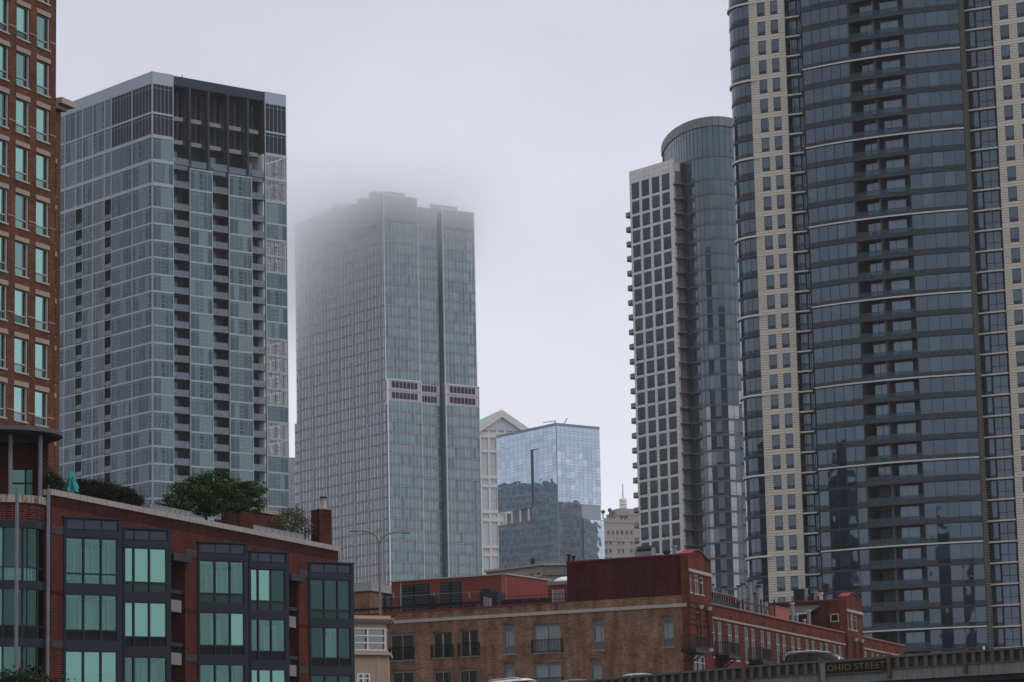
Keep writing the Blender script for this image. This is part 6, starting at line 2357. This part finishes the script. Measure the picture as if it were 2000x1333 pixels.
def bridge():
    F = FBR
    M_web = mat('bridge_web', (0.035, 0.037, 0.034), 0.7, 0.3, 1.2, streak=0.5, dirt=(0.06, 0.03, 0.015))
    M_st = mat('bridge_paint', (0.085, 0.09, 0.08), 0.65, 0.25, 1.2, streak=0.8, dirt=(0.10, 0.048, 0.022))
    M_stl = mat('bridge_paint_pale', (0.15, 0.165, 0.155), 0.65, 0.2, 1.0, streak=0.7, dirt=(0.11, 0.055, 0.028))
    M_rust = mat('rust', (0.10, 0.048, 0.025), 0.9, 0.5, 3.0, bump=0.6)
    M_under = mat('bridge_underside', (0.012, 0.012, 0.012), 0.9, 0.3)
    t = Thing('road_bridge', 'rusty grey green steel girder road bridge crossing the lower right corner', 'bridge', FBR.pt(0, 0, 0))
    u0, u1 = FBR.u(1000, 1343), FBR.u(2160, 1255)
    ub = [u0 + (u1 - u0) * k / 40 for k in range(41)]
    hb = lambda u: 0.75 + 0.34 * max(0.0, min(1.0, (u - u0) / (u1 - u0)))   # girder depth grows to the right
    web, fl, lo, dk = MB(), MB(), MB(), MB()
    hweb = 0.52
    for a, b in zip(ub, ub[1:]):
        za, zb = top_z(a), top_z(b)
        web.wedge(F, a, b, -0.12, -0.02, za - hweb - .1, zb - hweb - .1, za - .1, zb - .1, M_web)
        fl.wedge(F, a, b, -0.3, 0.16, za - .1, zb - .1, za, zb, M_st)
        fl.wedge(F, a, b, -0.3, 0.10, za - hweb - .15, zb - hweb - .15, za - hweb - .1, zb - hweb - .1, M_st)
        lo.wedge(F, a, b, -0.12, 0.02, za - hweb - .15 - hb(a) * .55, zb - hweb - .15 - hb(b) * .55, za - hweb - .15, zb - hweb - .15, M_stl)
        za, zb = za - 1.25, zb - 1.25
        dk.wedge(F, a, b, -9.0, -0.31, za - .25, zb - .25, za, zb, M_asphalt)
    t.part('web', web); t.part('flange', fl); t.part('deck', dk)
    lo_o = t.part('lower_plate', lo)
    un = MB()
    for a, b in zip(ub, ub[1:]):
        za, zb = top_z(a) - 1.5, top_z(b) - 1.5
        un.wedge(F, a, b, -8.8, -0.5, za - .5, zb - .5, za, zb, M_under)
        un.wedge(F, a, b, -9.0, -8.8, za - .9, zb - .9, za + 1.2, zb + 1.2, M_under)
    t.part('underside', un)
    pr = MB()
    pr.box(F, F.u(1640, 1320), u1, -9, -6, 0, top_z(F.u(1640, 1320)) - 1.9, M_under)  # near-black wall added to keep the view under the deck dark
    t.part('pier_wall', pr)
    s = F.u(1517.5, 1298) - F.u(1500, 1299)
    k = int((u1 - u0) / s)
    sp_a, sp_b = F.u(1606, 1300), F.u(1732, 1300)
    st = MB()
    st.box(ID, 0, .14, -.02, .09, -hweb - .1, -.1, M_stl)
    st.box(ID, -.03, .17, .09, .11, -hweb - .1, -.1, M_st)
    for i in range(k):
        u = u0 + i * s
        if sp_a < u < sp_b: continue
        t.inst('stiffener', st, F, u, 0, top_z(u))
    jt = MB()
    jt.box(ID, 0, .02, .02, .028, -1.05, -hweb - .15, M_rust)
    for i in range(0, k, 3): t.inst('plate_joint', jt, F, u0 + i * s, 0, top_z(u0 + i * s))
    for px in (1453, 1600, 1735, 1884):                   # rusty splice posts
        u = F.u(px, 1290)
        m = MB()
        m.box(ID, 0, .16, -.05, .22, -1.1, .12, M_rust)
        m.box(ID, .05, .11, .22, .26, -1.05, .05, M_st)
        for q in range(6): m.box(ID, .02, .14, .22, .25, -1.0 + q * .18, -.95 + q * .18, M_rust)
        t.inst('splice_post', m, F, u, 0, top_z(u))
    m = MB()
    u = F.u(1600, 1300)
    m.box(F, u + .18, u + .4, 0, .3, 0, top_z(u) - .15, M_stl)
    t.part('support_post', m)
    # the street name board
    M_bd = mat('sign_board', (0.014, 0.011, 0.010), 0.6, 0.2)
    M_gold = mat('sign_gold', (0.16, 0.10, 0.04), 0.6, 0.3)
    za, zb = top_z(sp_a), top_z(sp_b)
    m = MB()
    m.wedge(F, sp_a + .05, sp_b - .05, .1, .16, za - .72, zb - .72, za - .13, zb - .13, M_bd)
    for o in (-.74, -.13): m.wedge(F, sp_a + .05, sp_b - .05, .1, .19, za + o, zb + o, za + o + .04, zb + o + .04, M_st)
    bo = t.part('street_sign', m)
    txt = bpy.data.curves.new('sign_lettering', 'FONT')
    txt.body = 'OHIO STREET'
    txt.size = 0.46
    txt.align_x, txt.align_y = 'CENTER', 'CENTER'
    txt.extrude = 0.012
    txt.space_character = 1.12
    txt.materials.append(M_gold)
    o = bpy.data.objects.new('sign_lettering', txt)
    COL.objects.link(o)
    o.parent = bo
    um = (sp_a + sp_b) / 2 + .15
    o.location = F.pt(um, .175, (za + zb) / 2 - .43) - t.loc
    x = (F.e * (sp_b - sp_a) + Vector((0, 0, zb - za))).normalized()
    z = F.n
    y = z.cross(x)
    o.rotation_euler = Matrix((x, y, z)).transposed().to_euler()
    # keep the lettering inside the board
    bpy.context.view_layer.update()
    me = bpy.data.meshes.new_from_object(o.evaluated_get(bpy.context.evaluated_depsgraph_get()))
    mo = bpy.data.objects.new('sign_lettering', me)
    COL.objects.link(mo)
    mo.parent, mo.location, mo.rotation_euler = bo, o.location, o.rotation_euler
    bpy.data.objects.remove(o)
    mo.name = 'sign_lettering'
    for px in (1637, 1921):
        u = F.u(px, 1285)
        m = MB(); m.tube((0, 0, 0), (0, 0, .16), .05, mat_dome, n=8); t.inst('reflector', m, F, u, -.1, top_z(u))
    t.finish()
bridge()

def lamp():
    p = at(742, 1150, 226)
    base = (p.x, p.y, 0)
    M_p = mat('lamp_post_paint', (0.17, 0.16, 0.145), 0.5, 0.12)
    M_h = mat('lamp_head_grey', (0.22, 0.22, 0.215), 0.5, 0.1)
    t = Thing('street_lamp', 'tall brown grey double arm street lamp standing before the pale foggy office tower', 'street lamp', base)
    q = lambda px, py: at(px, py, 226)
    top = q(741.5, 1062)
    m = MB()
    m.tube(base, (p.x, p.y, 1.4), .22, M_p, n=12)
    m.tube((p.x, p.y, 1.4), (p.x, p.y, top.z), .125, M_p, r1=.085, n=12)
    t.part('pole', m)
    for pts, head in ((((741.5, 1064), (739, 1056), (735, 1048), (728, 1042), (718, 1038.5), (707, 1037.5)), ((707, 1037.5), (683, 1036.5))),
                      (((741.5, 1064), (744, 1056), (748, 1049), (756, 1043.5), (766, 1041), (778, 1040)), ((778, 1040), (802, 1040.5)))):
        m = MB()
        m.path([q(*a) for a in pts], .065, M_p)
        o = t.part('arm', m)
        a, b = q(*head[0]), q(*head[1])
        d = (b - a).normalized()
        m = MB()
        m.hexa([a + Vector((0, -.09, -.05)), b + Vector((0, -.14, -.04)), b + Vector((0, .14, -.04)), a + Vector((0, .09, -.05)),
                a + Vector((0, -.09, .06)), b + Vector((0, -.1, .05)), b + Vector((0, .1, .05)), a + Vector((0, .09, .06))], M_h)
        c = a + (b - a) * .62
        m.hexa([c + Vector((-.28, -.15, -.09)), c + Vector((.28, -.15, -.09)), c + Vector((.28, .15, -.09)), c + Vector((-.28, .15, -.09)),
                c + Vector((-.3, -.17, .0)), c + Vector((.3, -.17, .0)), c + Vector((.3, .17, .0)), c + Vector((-.3, .17, .0))], M_h)
        t.part('lamp_head', m)
    t.finish()
lamp()

def loft_body(levels, mt, n=28, pw=3.4):
    """stack of rounded rectangles: (z, x0, x1, half width)"""
    m = MB()
    rings = []
    for z, x0, x1, w in levels:
        cx, hx = (x0 + x1) / 2, (x1 - x0) / 2
        ring = []
        for k in range(n):
            a = 2 * math.pi * k / n
            c, s = math.cos(a), math.sin(a)
            ring.append((cx + hx * math.copysign(abs(c) ** (2 / pw), c), w * math.copysign(abs(s) ** (2 / pw), s), z))
        rings.append(ring)
    for A, B in zip(rings, rings[1:]):
        for k in range(n): m.face([A[k], A[(k + 1) % n], B[(k + 1) % n], B[k]], mt)
    m.face(rings[-1], mt)
    m.face(rings[0][::-1], mt)
    return m

M_tyre = mat('tyre', (0.012, 0.012, 0.012), 0.9, 0.2)
M_rim = mat('wheel_rim', (0.35, 0.35, 0.36), 0.35, 0.1, metal=0.8)
G_car = glass('car_glass', (0.006, 0.008, 0.01), ior=1.3)
M_lamp = glass('head_lamp', (0.4, 0.4, 0.4), ior=1.5)
M_tail = glass('tail_lamp', (0.3, 0.01, 0.01), ior=1.5)
def car(label, px, suv, color, d=-3.0, metal=0.1, flip=False):
    F = FBR
    u = F.u(px, 1285, d)
    z = top_z(u) - 1.08
    loc = F.pt(u, d, z)
    du = 1.0
    slope = math.atan((top_z(u + du) - top_z(u - du)) / (2 * du))
    t = Thing('parked_car', label, 'car', loc, 'cars driving over the bridge')
    t.root.name = 'car'
    t.loc = Vector((0, 0, 0))
    t.root.rotation_euler = (0, -slope, F.rot + (math.pi if flip else 0))
    P = mat('car_paint_' + str(px), color, 0.3, 0.03, metal=metal, ior=1.25)
    M_chr = mat('roof_rail_silver', (0.5, 0.5, 0.5), 0.3, 0.05, metal=0.7)
    k = 1.0 if suv else 0.84
    H = lambda v: v * k
    body = loft_body([(.26, -2.25, 2.2, .82), (.45, -2.42, 2.4, .94), (.75, -2.45, 2.44, .97), (H(.98), -2.42, 2.36, .95), (H(1.08), -2.36, 2.1, .90), (H(1.12), -2.2, 1.6, .84)], P)
    t.part('body', body, smooth=True)
    if suv:
        gh = [(1.08, -2.34, 1.45, .86), (1.35, -2.22, .98, .80), (1.60, -2.08, .55, .72)]
        rf = [(1.585, -2.1, .60, .735), (1.66, -2.02, .38, .70), (1.715, -1.8, .08, .62), (1.735, -1.4, -.3, .4)]
    else:
        gh = [(.92, -1.9, 1.25, .84), (1.12, -1.62, .78, .76), (1.31, -1.25, .30, .66)]
        rf = [(1.30, -1.28, .34, .67), (1.36, -1.15, .18, .62), (1.395, -.9, -.05, .5)]
    t.part('windows', loft_body(gh, G_car), smooth=True)
    roof = t.part('roof_panel', loft_body(rf, P), smooth=True)
    pl = MB()
    for x in ((-.55, -1.35) if suv else (-.5,)):
        for s in (-1, 1): pl.hexa([(x, s * .865, H(1.1)), (x + .1, s * .865, H(1.1)), (x + .1, s * .80, H(1.1)), (x, s * .80, H(1.1)), (x - .06, s * .735, H(1.6)), (x + .04, s * .735, H(1.6)), (x + .04, s * .68, H(1.6)), (x - .06, s * .68, H(1.6))], P)
    t.part('door_pillar', pl)
    if suv:
        for s in (-1, 1):
            r = MB()
            r.path([(-1.9, s * .64, 1.66), (-1.7, s * .64, 1.765), (-.2, s * .64, 1.775), (.1, s * .64, 1.69)], .028, M_chr)
            t.part('roof_rail', r)
    for x in (-1.45, 1.45):
        for s in (-1, 1):
            w = MB(); w.tube((x, s * .78, .36), (x, s * .97, .36), .36, M_tyre, n=24)
            o = t.part('wheel', w)
            w = MB(); w.tube((x, s * .96, .36), (x, s * .985, .36), .22, M_rim, n=16); t.part('rim', w, parent=o)
    for s in (-1, 1):
        m = MB(); m.hexa([(2.2, s * .55, .7), (2.38, s * .55, .7), (2.3, s * .84, .7), (2.1, s * .84, .7), (2.2, s * .55, .86), (2.36, s * .55, .86), (2.28, s * .84, .86), (2.1, s * .84, .86)], M_lamp); t.part('headlight', m)
        m = MB(); m.hexa([(-2.42, s * .6, .85), (-2.3, s * .6, .85), (-2.25, s * .86, .85), (-2.37, s * .86, .85), (-2.42, s * .6, 1.0), (-2.3, s * .6, 1.0), (-2.25, s * .86, 1.0), (-2.37, s * .86, 1.0)], M_tail); t.part('tail_light', m)
        m = MB(); m.hexa([(.85, s * .93, H(1.08)), (1.0, s * .93, H(1.08)), (1.0, s * 1.1, H(1.08)), (.85, s * 1.1, H(1.08)), (.85, s * .93, H(1.22)), (1.0, s * .93, H(1.22)), (1.0, s * 1.1, H(1.22)), (.85, s * 1.1, H(1.22))], P); t.part('mirror', m)
car('black sport utility car with silver roof rails crossing the rusty bridge', 1612, True, (0.004, 0.004, 0.005))
car('white car with roof rails, leftmost of the cars on the bridge', 1026, True, (0.62, 0.63, 0.65))
car('dark grey sedan with a curved roof between the white car and the light grey sedan', 1138, False, (0.10, 0.105, 0.11), metal=0.5)
car('light grey sedan showing only its roof just left of the black car', 1262, False, (0.32, 0.33, 0.34), metal=0.4)

# ================================================================== PLANTS
def leafmat(name, c1, c2, c3=None):
    m, t, b, N, L = newmat(name)
    b.inputs['Roughness'].default_value = 0.75
    b.inputs['IOR'].default_value = 1.2
    geo = N('ShaderNodeNewGeometry')
    rp = N('ShaderNodeValToRGB')
    rp.color_ramp.elements[0].color = (*c1, 1)
    rp.color_ramp.elements[1].color = (*c2, 1)
    if c3:
        e = rp.color_ramp.elements.new(.72)
        e.color = (*c3, 1)
    L(geo.outputs['Random Per Island'], rp.inputs[0])
    L(rp.outputs[0], b.inputs['Base Color'])
    return m
LF_tree = leafmat('tree_leaf', (0.014, 0.032, 0.007), (0.055, 0.105, 0.018))
LF_hedge = leafmat('hedge_leaf', (0.010, 0.014, 0.005), (0.022, 0.028, 0.009))
LF_aut = leafmat('autumn_leaf', (0.05, 0.06, 0.02), (0.16, 0.055, 0.025), (0.10, 0.09, 0.03))
LF_low = leafmat('young_tree_leaf', (0.010, 0.018, 0.008), (0.03, 0.045, 0.016))
LF_pot = leafmat('pot_leaf', (0.015, 0.03, 0.008), (0.05, 0.075, 0.02))
M_bark = mat('bark', (0.05, 0.042, 0.035), 0.95, 0.3, 3.0, bump=0.6)

def leaves(blobs, n, size, mt, seed, clump=14, spread=0.32, flat=0.5):
    """leaf-sized faces gathered in clumps inside ellipsoids: (centre, rx, ry, rz)"""
    r = random.Random(seed)
    m = MB()
    vol = [b[1] * b[2] * b[3] for b in blobs]
    tot = sum(vol)
    for (c, rx, ry, rz), v in zip(blobs, vol):
        for _ in range(max(1, int(n * v / tot / clump))):
            while True:
                p = Vector((r.uniform(-1, 1), r.uniform(-1, 1), r.uniform(-1, 1)))
                if .25 < p.length < 1: break
            p *= (0.72 + 0.28 * r.random()) / max(p.length, .55) if r.random() < .7 else 1
            q = c + Vector((p.x * rx, p.y * ry, p.z * rz))
            for _ in range(clump):
                o = q + Vector((r.gauss(0, spread), r.gauss(0, spread), r.gauss(0, spread * flat)))
                a = Vector((r.gauss(0, 1), r.gauss(0, 1), r.gauss(0, .6))).normalized()
                b = a.cross(Vector((r.gauss(0, .5), r.gauss(0, .5), 1))).normalized()
                s = size * r.uniform(.6, 1.25)
                m.face([o - a * s, o + b * s * .55, o + a * s, o - b * s * .55], mt)
    return m

def limbs(base, tips, r0, mt, fork):
    m = MB()
    f = base + (Vector(fork) - base)
    m.tube(base, f, r0, mt, r1=r0 * .75, n=8)
    for tip in tips:
        mid = f + (tip - f) * .5 + Vector((0, 0, -.15))
        m.tube(f, mid, r0 * .55, mt, r1=r0 * .35, n=6)
        m.tube(mid, tip, r0 * .35, mt, r1=.015, n=5)
        for s in (-.35, .35):
            m.tube(mid, tip + Vector((s * 1.3, s, .25)), r0 * .22, mt, r1=.01, n=5)
    return m

def wallpt(px, py, d):
    u, z = FW.uz(px, py, d)
    return FW.pt(u, d, z)

def roof_tree(label, lobes, base_px, dd, seed, n, fork):
    base = wallpt(base_px[0], base_px[1], dd)
    base.z = ZCOP - .95
    t = Thing('roof_tree', label, 'tree', base, 'trees on the brick apartment roof')
    k = base.y / FPX
    bl = [(wallpt(x, y, dd) + Vector((0, r_off, 0)), rx * k, rx * k * .9, ry * k) for x, y, rx, ry, r_off in lobes]
    t.part('trunk', limbs(base, [b[0] for b in bl], .13, M_bark, wallpt(fork[0], fork[1], dd)))
    t.part('crown', leaves(bl, n, .095, LF_tree, seed, 16, .20, .32))
    t.finish()
roof_tree('big dark green tree with a wide flat crown above the middle of the brick parapet',
          [(325, 985, 18, 7, -.3), (342, 973, 22, 9, .4), (352, 955, 20, 8, 0), (372, 942, 24, 9, .5), (398, 936, 24, 9, -.4), (424, 927, 20, 8, .3), (442, 942, 24, 9, 0), (415, 950, 34, 10, -.6), (378, 962, 34, 10, -.5), (352, 990, 26, 8, -.5), (392, 982, 40, 11, -.7), (436, 966, 32, 10, -.5), (428, 986, 36, 10, .5), (404, 1000, 30, 7, 0), (462, 952, 18, 8, .2)], (405, 1022), -2.6, 31, 13500, (402, 1000))
roof_tree('smaller green tree with visible branches at the right side of the big dark roof tree',
          [(470, 952, 22, 7, 0), (490, 946, 20, 7, .3), (506, 958, 14, 7, -.2), (484, 966, 28, 7, -.4), (508, 975, 11, 6, .2), (462, 974, 24, 7, .2), (492, 984, 24, 6, .3), (466, 992, 22, 6, -.2), (500, 998, 14, 5, 0)], (457, 1022), -2.4, 32, 4300, (457, 1003))

def shrub(name, label, blobs_px, dd, lf, seed, n, size, clump=10, spread=.16, cat='shrub'):
    c = wallpt(blobs_px[0][0], blobs_px[0][1], dd)
    base = Vector((c.x, c.y, ZCOP - .9))
    t = Thing(name, label, cat, base)
    k = base.y / FPX
    bl = [(wallpt(x, y, dd), rx * k, rx * k * .7, ry * k) for x, y, rx, ry in blobs_px]
    t.part('foliage', leaves(bl, n, size, lf, seed, clump, spread, .8))
    m = MB()
    for b in bl:
        for q in range(3): m.tube(base + Vector(((b[0].x - base.x) * .7 + q * .1, (b[0].y - base.y) * .7, 0)), b[0] + Vector((q * .25 - .25, 0, .1)), .03, M_bark, r1=.012, n=5)
    t.part('stem', m)
    t.finish()
shrub('hedge', 'clipped dark evergreen hedge running along behind the stone coping', [(165, 955, 18, 17), (185, 957, 22, 19), (205, 961, 22, 18), (225, 966, 22, 18), (243, 970, 20, 17), (260, 976, 17, 14), (272, 983, 10, 10)], -1.1, LF_hedge, 41, 15000, .075, 14, .14, 'hedge')
shrub('autumn_shrub', 'round shrub turning orange and red beside the brick chimney', [(565, 1020, 36, 22), (590, 1030, 22, 24), (540, 1022, 20, 14), (575, 1002, 22, 11), (605, 1035, 8, 20)], -1.6, LF_aut, 42, 4200, .07, 7, .16)
shrub('potted_shrub', 'green shrub growing at the corner of the coping left of the folded parasol', [(104, 940, 12, 13), (116, 946, 12, 11), (98, 930, 6, 14)], -1.2, LF_pot, 43, 1700, .08, 8, .14)

def parasol():
    base = wallpt(139, 957, -1.0)
    M_t = mat('teal_canvas', (0.05, 0.30, 0.31), 0.8, 0.2, 2.0)
    t = Thing('parasol', 'folded teal parasol standing behind the stone coping', 'parasol', (base.x, base.y, ZCOP - .9))
    zt, zb, zm = wallpt(139, 921, -1).z, wallpt(139, 958, -1).z, wallpt(139, 938, -1).z
    m = MB()
    n = 40
    prof = [(zt, .05, 0), (zt - .12, .11, .02), (zm + .1, .21, .07), (zm - .05, .19, .08), (zm - .25, .27, .10), (zb, .36, .13)]
    rings = []
    for i, (z, r, a) in enumerate(prof):
        rings.append([(base.x + (r + a * math.cos(8 * 2 * math.pi * k / n + i * .5)) * math.cos(2 * math.pi * k / n), base.y + (r + a * math.cos(8 * 2 * math.pi * k / n + i * .5)) * math.sin(2 * math.pi * k / n), z + (a * 1.2 * math.sin(5 * 2 * math.pi * k / n) if i > 3 else 0)) for k in range(n)])
    for A, B in zip(rings, rings[1:]):
        for k in range(n): m.face([A[k], B[k], B[(k + 1) % n], A[(k + 1) % n]], M_t)
    m.face(rings[0], M_t)
    t.part('canopy', m)
    p = MB()
    p.tube((base.x, base.y, ZCOP - .9), (base.x, base.y, zt + .08), .025, M_bark)
    t.part('pole', p)
    s = MB()
    s.ring((base.x, base.y), .17, .235, zm - .03, zm + .03, 0, 2 * math.pi, M_t, 20)
    t.part('strap', s)
    b = MB()
    b.tube((base.x, base.y, ZCOP - .9), (base.x, base.y, ZCOP - .8), .3, M_dark, n=16)
    t.part('foot', b)
    t.finish()
parasol()

def low_tree():
    c = at(45, 1325, 138)
    base = Vector((c.x, c.y, 0))
    t = Thing('young_tree', 'dark leafy tree top rising in front of the rounded brick corner', 'tree', base)
    bl = [(at(x, y, 138), rx * 138 / FPX, rx * 138 / FPX, ry * 138 / FPX) for x, y, rx, ry in ((40, 1330, 45, 30), (75, 1345, 50, 28), (15, 1340, 40, 30), (105, 1352, 45, 22), (50, 1370, 80, 40))]
    t.part('trunk', limbs(base, [b[0] for b in bl], .12, M_bark, base + Vector((0, 0, 4.5))))
    t.part('crown', leaves(bl, 6500, .10, LF_low, 51, 10, .22))
    t.finish()
low_tree()
